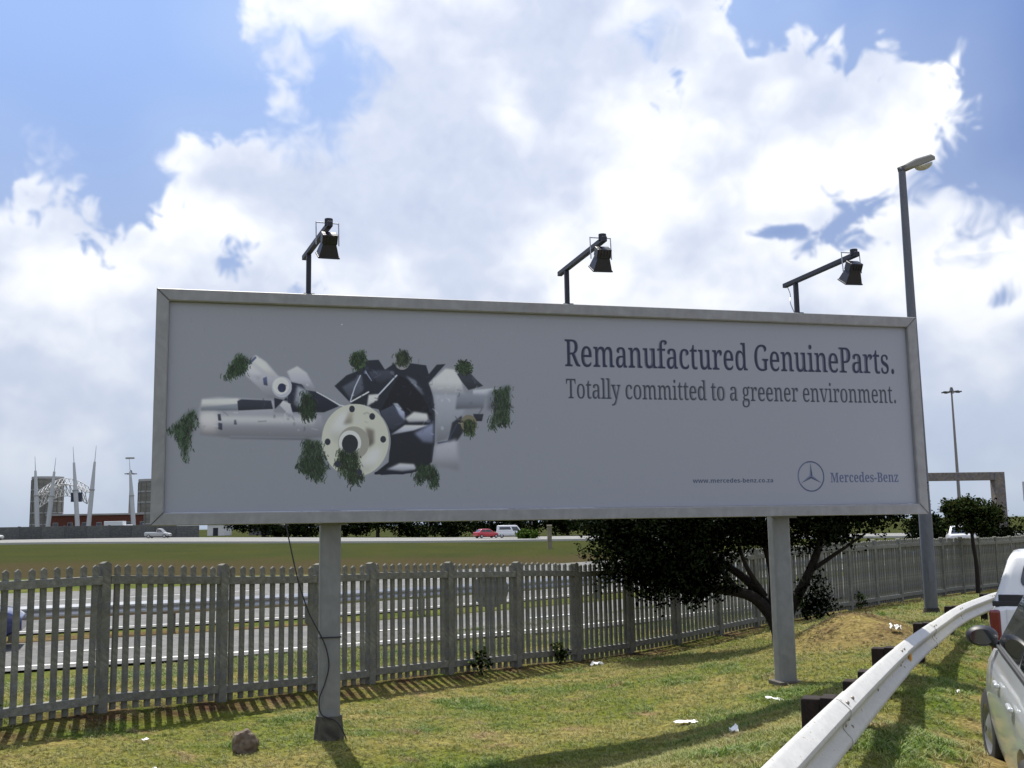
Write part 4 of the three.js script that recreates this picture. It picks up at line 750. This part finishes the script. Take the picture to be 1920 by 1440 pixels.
{ // silver hatchback, rear left corner near the viewer
  const pos = [3.755, 0, -6.46]; pos[1] = -0.05;
  const c = { y0: 0.90, y1: 1.40, w0: 0.755, w1: 0.57, b0: 1.72, b1: -0.98, t0: 1.28, t1: -0.22 };
  const silver = paint(0.60, 0.62, 0.63, { metalness: 0.5, roughness: 0.32 });
  const t = car('parked_hatchback', 'silver hatchback with a black door mirror cut off by the right edge', pos, R(-20), {
    sections: [[1.86, 0.66, 0.42, 0.82], [1.80, 0.745, 0.32, 0.90], [1.55, 0.80, 0.26, 0.93], [1.0, 0.825, 0.22, 0.925], [0, 0.83, 0.20, 0.915], [-0.7, 0.83, 0.20, 0.905], [-1.1, 0.825, 0.21, 0.88], [-1.5, 0.79, 0.24, 0.79], [-1.8, 0.70, 0.28, 0.68], [-1.9, 0.55, 0.34, 0.58]],
    arches: [[1.22, 0.335, 0.28], [-1.23, 0.335, 0.28]], paint: silver, cabin: c, side: [[0.44, 0.93, 0.10, 0.86, 0.46, 0.9], [0.10, 0.41, 0.10, 0.86, 0.12, 0.43]], wheels: [[0.735, 1.22], [-0.735, 1.22], [0.735, -1.23], [-0.735, -1.23]], r: 0.285, tw: 0.185, steer: 0.1 });
  for (const s of [-1, 1]) {
    part(t, 'tail_light', bx(0.11, 0.24, 0.16, s * 0.745, 0.735, 1.74, 0.035), M_RED);
    const mir = part(t, 'door_mirror', (() => { const g = new THREE.SphereGeometry(0.1, 18, 12); g.scale(1.05, 0.72, 0.85); g.translate(s * 0.845, 0.985, -0.78); return g; })(), phys({ color: lin(0.010, 0.010, 0.017), roughness: 0.5 }));
    part(mir, 'mirror_arm', cyl(0.03, 0.035, V(s * 0.75, 0.93, -0.74), V(s * 0.82, 0.965, -0.77), 8), M_TRIM);
    part(mir, 'mirror_glass', new THREE.CircleGeometry(0.07, 16).scale(1.1, 0.75, 1).translate(s * 0.85, 0.985, -0.693), M_GLASS);
    for (const z of [-0.02, 0.86]) part(t, 'door_handle', bx(0.03, 0.03, 0.17, s * 0.832, 0.765, z, 0.012), silver);
    part(t, 'belt_moulding', bx(0.02, 0.025, 2.3, s * 0.757, 0.925, 0.35, 0.006), M_TRIM);
  }
  part(t, 'rear_bumper', bx(1.5, 0.17, 0.14, 0, 0.42, 1.83, 0.05), silver); part(t, 'number_plate', bx(0.5, 0.11, 0.01, 0, 0.62, 1.862, 0.003), M_PLATE);
}
{ // white pickup with canopy parked further on
  const c = { y0: 1.16, y1: 1.70, w0: 0.80, w1: 0.60, b0: 2.44, b1: 0.42, t0: 2.28, t1: 0.5 };
  const heading = R(-26), f = [Math.sin(-heading), Math.cos(heading)], corner = [5.28, 12.05];   // rear left corner (x, distance)
  const cx = corner[0] + Math.cos(heading) * 0.87 + f[0] * 2.48, cd = corner[1] - Math.sin(-heading) * 0.87 + f[1] * 2.48;
  const t = car('parked_pickup', 'white pickup with a canopy parked beyond the guardrail', [cx, -0.36, -cd], heading, {
    category: 'pickup truck', sections: [[2.48, 0.80, 0.50, 1.08], [2.44, 0.86, 0.46, 1.12], [1.8, 0.87, 0.42, 1.12], [0.4, 0.87, 0.40, 1.10], [-0.6, 0.87, 0.40, 1.06], [-1.3, 0.86, 0.40, 1.02], [-2.1, 0.83, 0.42, 0.95], [-2.42, 0.74, 0.46, 0.85]],
    arches: [[1.45, 0.41, 0.38], [-1.5, 0.41, 0.38]], crown: 0.01, paint: M_WHITE_PAINT, cabin: c, side: [[0.2, 0.8, 0.25, 0.8]], paneRound: 0.08, rearGlass: 0.72, wheels: [[0.76, 1.45], [-0.76, 1.45], [0.76, -1.5], [-0.76, -1.5]], r: 0.35, tw: 0.22 });
  const cab = { y0: 1.08, y1: 1.66, w0: 0.80, w1: 0.62, b0: 0.38, b1: -1.25, t0: 0.25, t1: -0.6 };
  part(t, 'front_cab', cabin(cab), M_WHITE_PAINT);
  for (const s of [-1, 1]) { part(t, 'cab_window', pane(sidePane(cab, s, 0.12, 0.9, 0.12, 0.84, 0.16, 0.86), 0.006, 0.05), M_GLASS); const l = part(t, 'tail_light', bx(0.12, 0.36, 0.09, s * 0.797, 0.90, 2.455, 0.03), M_RED); part(l, 'indicator', bx(0.12, 0.1, 0.094, s * 0.795, 0.66, 2.452, 0.015), std({ color: lin(0.22, 0.06, 0.03), roughness: 0.3 })); }
  part(t, 'cab_windscreen', pane(endPane(cab, false, 0.86, 0.1, 0.88), 0.006), M_GLASS);
  part(t, 'canopy_seal', bx(1.63, 0.055, 2.06, 0, 1.145, 1.42, 0.01), M_TRIM);
  part(t, 'canopy_gap', bx(1.5, 0.11, 0.04, 0, 1.19, 2.425, 0.01), M_TRIM);
  part(t, 'tailgate', bx(1.36, 0.52, 0.03, 0, 0.83, 2.478, 0.012), M_WHITE_PAINT); part(t, 'tailgate_handle', bx(0.2, 0.06, 0.02, 0, 1.0, 2.5, 0.008), M_TRIM);
  part(t, 'rear_bumper', bx(1.68, 0.16, 0.14, 0, 0.5, 2.52, 0.03), M_TRIM);
}
const plainCar = (name, label, x, d, turn, colour, kind = 'car', up = 0.04) => car(name, label, [x, groundY(x, d) + up, -d], turn, kind === 'van'
  ? { category: 'van', sections: [[2.3, 0.84, 0.35, 1.0], [1.5, 0.87, 0.3, 1.0], [-1.2, 0.87, 0.3, 1.0], [-2.0, 0.8, 0.3, 0.9], [-2.3, 0.65, 0.36, 0.75]], paint: colour, cabin: { y0: 0.98, y1: 1.95, w0: 0.83, w1: 0.72, b0: 2.26, b1: -1.75, t0: 2.15, t1: -1.0 }, side: [[0.68, 0.95, 0.1, 0.75], [0.12, 0.62, 0.3, 0.75]], wheels: [[0.76, 1.4], [-0.76, 1.4], [0.76, -1.5], [-0.76, -1.5]], r: 0.33, tw: 0.2 }
  : { category: kind === 'pickup' ? 'pickup truck' : 'car', sections: [[2.05, 0.7, 0.4, 0.85], [1.95, 0.8, 0.32, 0.95], [0.5, 0.84, 0.24, 0.93], [-1.0, 0.84, 0.24, 0.9], [-1.8, 0.78, 0.28, 0.76], [-2.05, 0.6, 0.36, 0.62]], paint: colour, cabin: kind === 'pickup' ? { y0: 0.9, y1: 1.5, w0: 0.78, w1: 0.62, b0: 0.1, b1: -1.15, t0: 0.0, t1: -0.55 } : { y0: 0.9, y1: 1.42, w0: 0.76, w1: 0.58, b0: 1.75, b1: -1.05, t0: 1.2, t1: -0.3 }, side: [[0.46, 0.92, 0.12, 0.85], [0.1, 0.43, 0.12, 0.85]], wheels: [[0.75, 1.3], [-0.75, 1.3], [0.75, -1.3], [-0.75, -1.3]], r: 0.3, tw: 0.19 });
plainCar('blue_car', 'dark blue car glimpsed through the fence at the left edge', -12.3, 22.0, R(-70), paint(0.012, 0.02, 0.10));
plainCar('grey_pickup', 'pale grey pickup on the far road left of the billboard', -57.9, 173, R(-92), paint(0.4, 0.4, 0.38), 'pickup', 0.12);
plainCar('far_car', 'pale car on the far road at the left edge of the picture', -84.8, 172, R(-90), paint(0.5, 0.48, 0.45), 'car', 0.12);
plainCar('red_car', 'red car on the far road beneath the billboard', -4.4, 168, R(-60), paint(0.5, 0.02, 0.03), 'car', 0.12);
plainCar('white_van', 'white van just ahead of the red car on the far road', -0.6, 169, R(-90), M_WHITE_PAINT, 'van', 0.12);
plainCar('parked_white_car', 'white car beyond the fence beside the street lamp pole', 27.6, 66, R(-20), M_WHITE_PAINT, 'car', 0.45);

// ------------------------------------------------------------------ motorway barrier, signs, gantry, masts, far buildings
{
  const t = thing('motorway_barrier', 'steel crash barrier in the motorway median seen through the fence', 'guardrail');
  const prof = extrude([[0, 0], [0.06, 0.06], [0.06, 0.1], [0.015, 0.155], [0.06, 0.21], [0.06, 0.25], [0, 0.31], [-0.006, 0.31], [0.05, 0.25], [0.05, 0.21], [0.005, 0.155], [0.05, 0.1], [0.05, 0.06], [-0.006, 0]], 3.98, 0); prof.rotateY(-Math.PI / 2);   // runs along -x
  const postG = bx(0.12, 0.75, 0.15, 0, 0.375, 0);
  for (let s = -46; s < 60; s += 4) {
    const [x, d, turn] = onMotorway(s, 26.4), y = groundY(x, d);
    const b = part(t, 'beam', prof, M_STEEL); b.position.set(x, y + 0.45, -d); b.rotation.y = turn;
    const p = part(t, 'post', postG, M_CONC[1]); p.position.set(x - Math.sin(turn) * 0.12, y, -d - Math.cos(turn) * 0.12); p.rotation.y = turn;
  }
}
{ // round road sign seen from the back, beyond the fence
  const x = -0.45, d = 19.7, t = thing('road_sign', 'back of a round grey road sign on a post behind the fence', 'road sign', [x, groundY(x, d), -d], 0.15);
  part(t, 'post', cyl(0.035, 0.035, V(0, -0.2, 0), V(0, 1.62, 0), 10), M_GALV); part(t, 'disc', new THREE.CylinderGeometry(0.33, 0.33, 0.012, 32).rotateX(Math.PI / 2).translate(0, 1.2, -0.045), std({ color: lin(0.16, 0.165, 0.165), roughness: 0.6, metalness: 0.2 }));
  for (const y of [1.05, 1.35]) part(t, 'bracket', bx(0.3, 0.03, 0.02, 0, y, -0.028), M_GALV);
}
{
  const x = 3.29, d = 100, t = thing('marker_post', 'tan concrete marker post on the motorway bank', 'post', [x, groundY(x, d), -d]);
  part(t, 'shaft', reUV(bx(0.42, 2.2, 0.42, 0, 1.0, 0, 0.03), 0.5), std({ color: lin(0.38, 0.33, 0.24), map: concreteTex, roughness: 0.95 })); part(t, 'cap', bx(0.5, 0.12, 0.5, 0, 2.16, 0, 0.03), std({ color: lin(0.40, 0.35, 0.26), roughness: 0.95 }));
}
{ // portal gantry over the side road
  const d = 95, y = groundY(43.3, d), t = thing('portal_gantry', 'grey brown concrete portal frame right of the billboard', 'gantry', [43.4, y, -d], R(4)), mat = std({ color: lin(0.29, 0.255, 0.24), map: concreteTex, roughness: 0.9 });
  const top = 5.72 - y; for (const x of [0, -30]) { const c = part(t, 'column', reUV(bx(0.95, top + 0.4, 0.9, x, top / 2 - 0.2, 0, 0.05), 0.3), mat); part(c, 'footing', bx(1.6, 0.4, 1.6, x, 0.1, 0, 0.05), mat); }
  part(t, 'beam', reUV(bx(29.05, 0.72, 0.85, -15, top - 0.36, 0, 0.04), 0.3), mat);
}
function mast(label, x, d, H, r0, ringR, kind) {
  const y = groundY(x, d), t = thing('high_mast_light', label, 'high mast light', [x, y, -d], 0.3, 'high mast lights');
  part(t, 'mast', merge([cyl(r0, r0 * 0.7, V(0, -0.3, 0), V(0, H * 0.5, 0), 12), cyl(r0 * 0.7, r0 * 0.4, V(0, H * 0.5, 0), V(0, H, 0), 12)]), std({ color: lin(0.24, 0.215, 0.20), roughness: 0.7 }));
  const m2 = std({ color: lin(0.12, 0.12, 0.12), roughness: 0.7 });
  part(t, 'head_ring', new THREE.TorusGeometry(ringR * 0.7, 0.09, 6, 24).rotateX(Math.PI / 2).translate(0, H - 0.3, 0), m2);
  part(t, 'crown_cap', cyl(0.5, 0.25, V(0, H - 0.2, 0), V(0, H + 0.7, 0), 12), m2);
  for (let k = 0; k < kind; k++) { const a = (k / kind) * 6.283; part(t, 'lamp', (() => { const g = bx(0.75, 0.26, 0.5, ringR * 0.88, H - 0.32, 0, 0.05); g.rotateY(a); return g; })(), m2); part(t, 'spoke', (() => { const g = bx(ringR * 0.7, 0.07, 0.07, ringR * 0.35, H - 0.25, 0); g.rotateY(a); return g; })(), m2); }
}
mast('tall high mast light right of the billboard above the portal frame', 94.4, 225, 29.6, 0.42, 1.9, 8);
mast('high mast light between the grey round towers at far left', -109.4, 302, 17.6, 0.45, 1.5, 6);
// distant drum towers, pylons, lattice vault, brick hall
const M_TOWER = std({ color: lin(0.31, 0.30, 0.285), map: concreteTex, roughness: 0.9 }), M_PYLON = std({ color: lin(0.55, 0.55, 0.55), roughness: 0.6 }), M_BAND = std({ color: lin(0.38, 0.37, 0.36), roughness: 0.8 });  // M_TOWER is paled: distance haze is put into its base colour
for (const [x, r, h, label] of [[-133.9, 4.2, 16.4, 'left grey banded drum tower at far left'], [-103.2, 4.3, 15.2, 'grey banded drum tower just left of the billboard']]) {
  const y = groundY(x, 304), t = thing('drum_tower', label, 'tower', [x, y, -304], 0, 'grey drum towers');
  for (let k = 0; k < 5; k++) { const h0 = (h / 5) * k; part(t, 'storey_wall', new THREE.CylinderGeometry(r, r, h / 5 - 0.35, 40).translate(0, h0 + h / 10, 0), M_TOWER); part(t, 'storey_band', new THREE.CylinderGeometry(r + 0.14, r + 0.14, 0.35, 40).translate(0, h0 + h / 5 - 0.0, 0), M_BAND); }
  for (let k = 0; k < 14; k++) { const a = (k / 14) * 6.283; part(t, 'fin', (() => { const g = bx(0.3, h - 0.4, 0.3, r + 0.06, h / 2 - 0.2, 0); g.rotateY(a); return g; })(), M_TOWER); }
  part(t, 'roof_slab', new THREE.CylinderGeometry(r + 0.1, r + 0.1, 0.3, 40).translate(0, h + 0.33, 0), M_BAND);
}
for (const [xb, xt, yt, label] of [[-129.9, -131.6, 22.5, 'leftmost leaning white pylon'], [-127.4, -125.8, 22.1, 'second leaning white pylon from the left'], [-118.9, -121.2, 25, 'white pylon leaning left over the brick hall'], [-116.3, -114.8, 25.2, 'white pylon leaning right beside the brick hall'], [-103.6, -105.6, 21.6, 'white pylon in front of the right drum tower']]) {
  const y = groundY(xb, 290), t = thing('leaning_pylon', label, 'pylon', [xb, y, -290], 0, 'leaning white pylons'), top = V(xt - xb, yt - y, 0), at = (f) => top.clone().multiplyScalar(f);
  part(t, 'mast', merge([cyl(0.62, 0.6, at(-0.02), at(0.5), 12), cyl(0.6, 0.3, at(0.5), at(0.82), 12)]), M_PYLON); part(t, 'needle', cyl(0.12, 0.05, at(0.82), at(1), 8), M_PYLON); part(t, 'collar', cyl(0.72, 0.72, at(0.5), at(0.515), 12), M_BAND);
  if (xb > -104) part(t, 'lamp_arm', bx(2.4, 0.5, 0.5, top.x + 0.2, top.y, 0, 0.1), M_BAND);
}
{
  const y = groundY(-125, 295), t = thing('lattice_vault', 'white tubular lattice vault slung between the pylons', 'roof truss', [-125, y, -295]);
  const arc = (f, dz, lift) => V(lerp(-7, 6.3, f), 9.3 + lift + 5.0 * Math.sin(Math.PI * (0.12 + f * 0.7)), dz), r = 0.11;
  for (const [dz, lift] of [[-2, 0], [2, 0], [0, 1.6], [0, -3.2]]) { const seg = []; for (let k = 0; k < 12; k++) seg.push(cyl(r * 1.3, r * 1.3, arc(k / 12, dz, lift), arc((k + 1) / 12, dz, lift), 6)); part(t, 'chord', merge(seg), M_PYLON); }
  for (let k = 0; k <= 12; k++) { const f = k / 12, g = Math.min(1, (k + 1) / 12); part(t, 'bracing', merge([cyl(r, r, arc(f, -2, 0), arc(f, 0, 1.6), 5), cyl(r, r, arc(f, 2, 0), arc(f, 0, 1.6), 5), cyl(r, r, arc(f, -2, 0), arc(f, 0, -3.2), 5), cyl(r, r, arc(f, 2, 0), arc(f, 0, -3.2), 5), cyl(r, r, arc(f, 2, 0), arc(g, -2, 0.01), 5), cyl(r, r, arc(f, 2, 0), arc(g, 0, -3.19), 5)]), M_PYLON); }
  part(t, 'screen', bx(3.0, 2.6, 0.4, 4.2, 10.6, 2.4, 0.05), std({ color: lin(0.02, 0.025, 0.05), roughness: 0.4 }), 'dark signboard under the vault'); part(t, 'screen_stripe', bx(0.9, 2.0, 0.05, 4.2, 10.7, 2.63), M_PYLON);
}
{
  const y = groundY(-117, 306), t = thing('brick_hall', 'long low red brick building beneath the pylons', 'building', [-117, y, -306]), brickTex = dataTex(128, 128, (u, v) => { const n = 190 + 60 * torus(u, v, 12, 4, 4); return [n, n * 0.9, n * 0.85]; });
  const h = 6.75 - y; part(t, 'wall', reUV(bx(30, h - 0.5, 12, 0, (h - 0.5) / 2, 0), 0.2), std({ color: lin(0.24, 0.10, 0.07), map: brickTex, roughness: 0.95 })); part(t, 'roof', bx(30.6, 0.5, 12.6, 0, h - 0.248, 0, 0.05), M_BAND);
  for (let k = 0; k < 7; k++) { const x = -12.5 + k * 4.1; const w = part(t, 'window', bx(1.5, 1.3, 0.12, x, h * 0.5, 6.0), M_BAND); part(w, 'pane', bx(1.3, 1.1, 0.06, x, h * 0.5, 6.06), M_GLASS); }
  part(t, 'door', bx(2.4, 2.6, 0.12, 2.2, 1.3, 6.01), M_DARK);
}
{ // sound wall along the far carriageway
  const t = thing('concrete_wall', 'long dark grey concrete wall along the far road at left', 'wall'), mat = [std({ color: lin(0.17, 0.17, 0.175), map: concreteTex, roughness: 0.95 }), std({ color: lin(0.20, 0.198, 0.20), map: concreteTex, roughness: 0.95 })];
  for (let k = 0; k < 24; k++) { const x = -150 + k * 4, y = groundY(x, 189); part(t, 'panel', reUV(bx(3.96, 2.4, 0.3, x, y + (x > -64 ? 0.9 : 1.08), -189, 0.02), 0.3), mat[k % 2]); if (k % 2 === 0) part(t, 'pillar', bx(0.3, 2.55, 0.5, x - 2, y + (x > -64 ? 0.92 : 1.1), -189, 0.02), mat[1]); }
}
{
  const x = -97.5, d = 262, y = groundY(x, d), t = thing('white_lorry', 'white box lorry in front of the red brick building', 'lorry', [x, y, -d], R(-92));
  part(t, 'cargo_box', bx(2.4, 2.5, 4.6, 0, 2.35, 0.9, 0.06), M_WHITE_PAINT); part(t, 'cab', bx(2.2, 1.9, 1.7, 0, 1.75, -2.35, 0.2), M_WHITE_PAINT); part(t, 'windscreen', bx(1.9, 0.8, 0.08, 0, 2.1, -3.18, 0.03), M_GLASS); part(t, 'chassis', bx(1.0, 0.3, 6.2, 0, 0.85, 0, 0.03), M_TRIM);
  for (const [wx, wz] of [[1, 2.2], [-1, 2.2], [1, -2.3], [-1, -2.3]]) wheel(t, wx, wz, 0.48, 0.28);
}
for (const [x, d, w, h, l, label, c] of [[-61.5, 222, 3.4, 2.3, 6, 'low white shed roof just under the billboard at left', 0.7], [-52, 226, 7, 2.2, 7, 'low grey brown building right of the white shed under the billboard', 0.13]]) {
  const y = groundY(x, d), t = thing('far_shed', label, 'building', [x, y, -d]), mat = std({ color: lin(c, c * 0.97, c * 0.92), roughness: 0.8 });
  part(t, 'wall', bx(w, h, l, 0, h / 2, 0), mat); part(t, 'roof', extrude([[-w / 2 - 0.2, 0], [w / 2 + 0.2, 0], [0, 0.5]], l + 0.4, 0).translate(0, h + 0.003, -l / 2 - 0.2), mat); part(t, 'door', bx(w * 0.3, h * 0.7, 0.08, 0, h * 0.35, l / 2 + 0.01), M_DARK);
}
{ // pale board at the right edge
  const x = 29.0, d = 60, y = groundY(x, d), t = thing('sign_board', 'pale sign board on a post cut off by the right edge', 'sign', [x, y, -d], -0.3);
  part(t, 'post', cyl(0.06, 0.06, V(0.3, -0.2, 0), V(0.3, 4.3, 0), 10), M_GALV); part(t, 'panel', bx(1.0, 1.1, 0.05, 0.3, 3.75 - y - 0.6, 0.09, 0.01), std({ color: lin(0.42, 0.43, 0.46), roughness: 0.6 }));
}

// ------------------------------------------------------------------ rock and litter on the grass
{
  const g = new THREE.IcosahedronGeometry(0.14, 6), p = g.attributes.position; for (let i = 0; i < p.count; i++) { const v = V(p.getX(i), p.getY(i), p.getZ(i)), k = 1 + 0.28 * fbm3(v.x * 6 + 1, v.y * 6, v.z * 6, 4); v.multiplyScalar(k); if (v.y > 0) v.x += v.y * -0.12; p.setXYZ(i, v.x * 0.95, v.y * 1.1 + 0.07, v.z * 0.85); }
  const rg = mergeVertices(g.deleteAttribute('uv') && g); rg.computeVertexNormals();
  const col = []; for (let i = 0; i < rg.attributes.position.count; i++) { const q = rg.attributes.position, n = fbm3(q.getX(i) * 14, q.getY(i) * 14, q.getZ(i) * 14 + 4, 4), c = mix3([0.09, 0.058, 0.04], [0.19, 0.155, 0.12], clamp(0.4 + n)); col.push(...c); } rg.setAttribute('color', new THREE.Float32BufferAttribute(col, 3));
  single('rock', 'brown rounded rock lying on the grass left of the left billboard post', 'rock', toCreasedNormals(rg, 0.5), std({ vertexColors: true, roughness: 0.95 }), [-2.79, groundY(-2.79, 11.2), -11.2], 0.7);
}
const M_PAPER = std({ color: lin(0.82, 0.82, 0.8), roughness: 0.8, side: THREE.DoubleSide });
function litter(name, label, cat, x, d, w, l, amp, seed, lift = 0.02) {
  const top = new THREE.PlaneGeometry(w * 0.8, l * 0.8, 10, 10).rotateX(-Math.PI / 2), p = top.attributes.position; for (let i = 0; i < p.count; i++) { const px = p.getX(i), pz = p.getZ(i); p.setY(i, amp * (0.6 + fbm2(px * 9 + seed, pz * 9, 3)) ); p.setX(i, px + 0.12 * w * n2(pz * 12, seed)); }
  const under = top.clone(); under.translate(0, -0.004, 0); top.computeVertexNormals(); const ix = under.index.array; for (let i = 0; i < ix.length; i += 3) [ix[i], ix[i + 1]] = [ix[i + 1], ix[i]]; under.computeVertexNormals();
  single(name, label, cat, merge([top, under]), M_PAPER, [x, groundY(x, d) + lift, -d], seed);
}
litter('paper_sheet', 'flat white paper sheet lying just above the billboard shadow', 'litter', 1.79, 11.55, 0.30, 0.18, 0.02, 0.25);
litter('crumpled_wrapper', 'crumpled white wrapper lying just below the billboard shadow', 'litter', 1.94, 9.8, 0.16, 0.10, 0.06, 1.4);
litter('paper_strip', 'thin pale paper strip on the grass in front of the right billboard post', 'litter', 2.81, 11.88, 0.26, 0.07, 0.02, 2.2);
litter('white_bag', 'small white bag resting near the dark guardrail post by the earth mound', 'litter', 5.62, 15.95, 0.2, 0.13, 0.09, 3.1);
litter('small_paper_scrap', 'small white paper scrap on the grass between the fence and the rock', 'litter', -4.0, 11.7, 0.10, 0.07, 0.02, 4.1);
litter('tiny_paper_scrap', 'tiny white scrap at the bottom edge left of the rock', 'litter', -3.49, 10.5, 0.07, 0.05, 0.02, 5.1);
litter('pale_bag_scrap', 'pale plastic scrap in the tree shade below the fence', 'litter', 1.35, 18.2, 0.22, 0.12, 0.06, 6.1);
litter('roadside_scrap', 'tiny white scrap on the worn earth beside the silver hatchback', 'litter', 4.05, 10.0, 0.06, 0.04, 0.03, 7.1);

renderer.render(scene, camera);
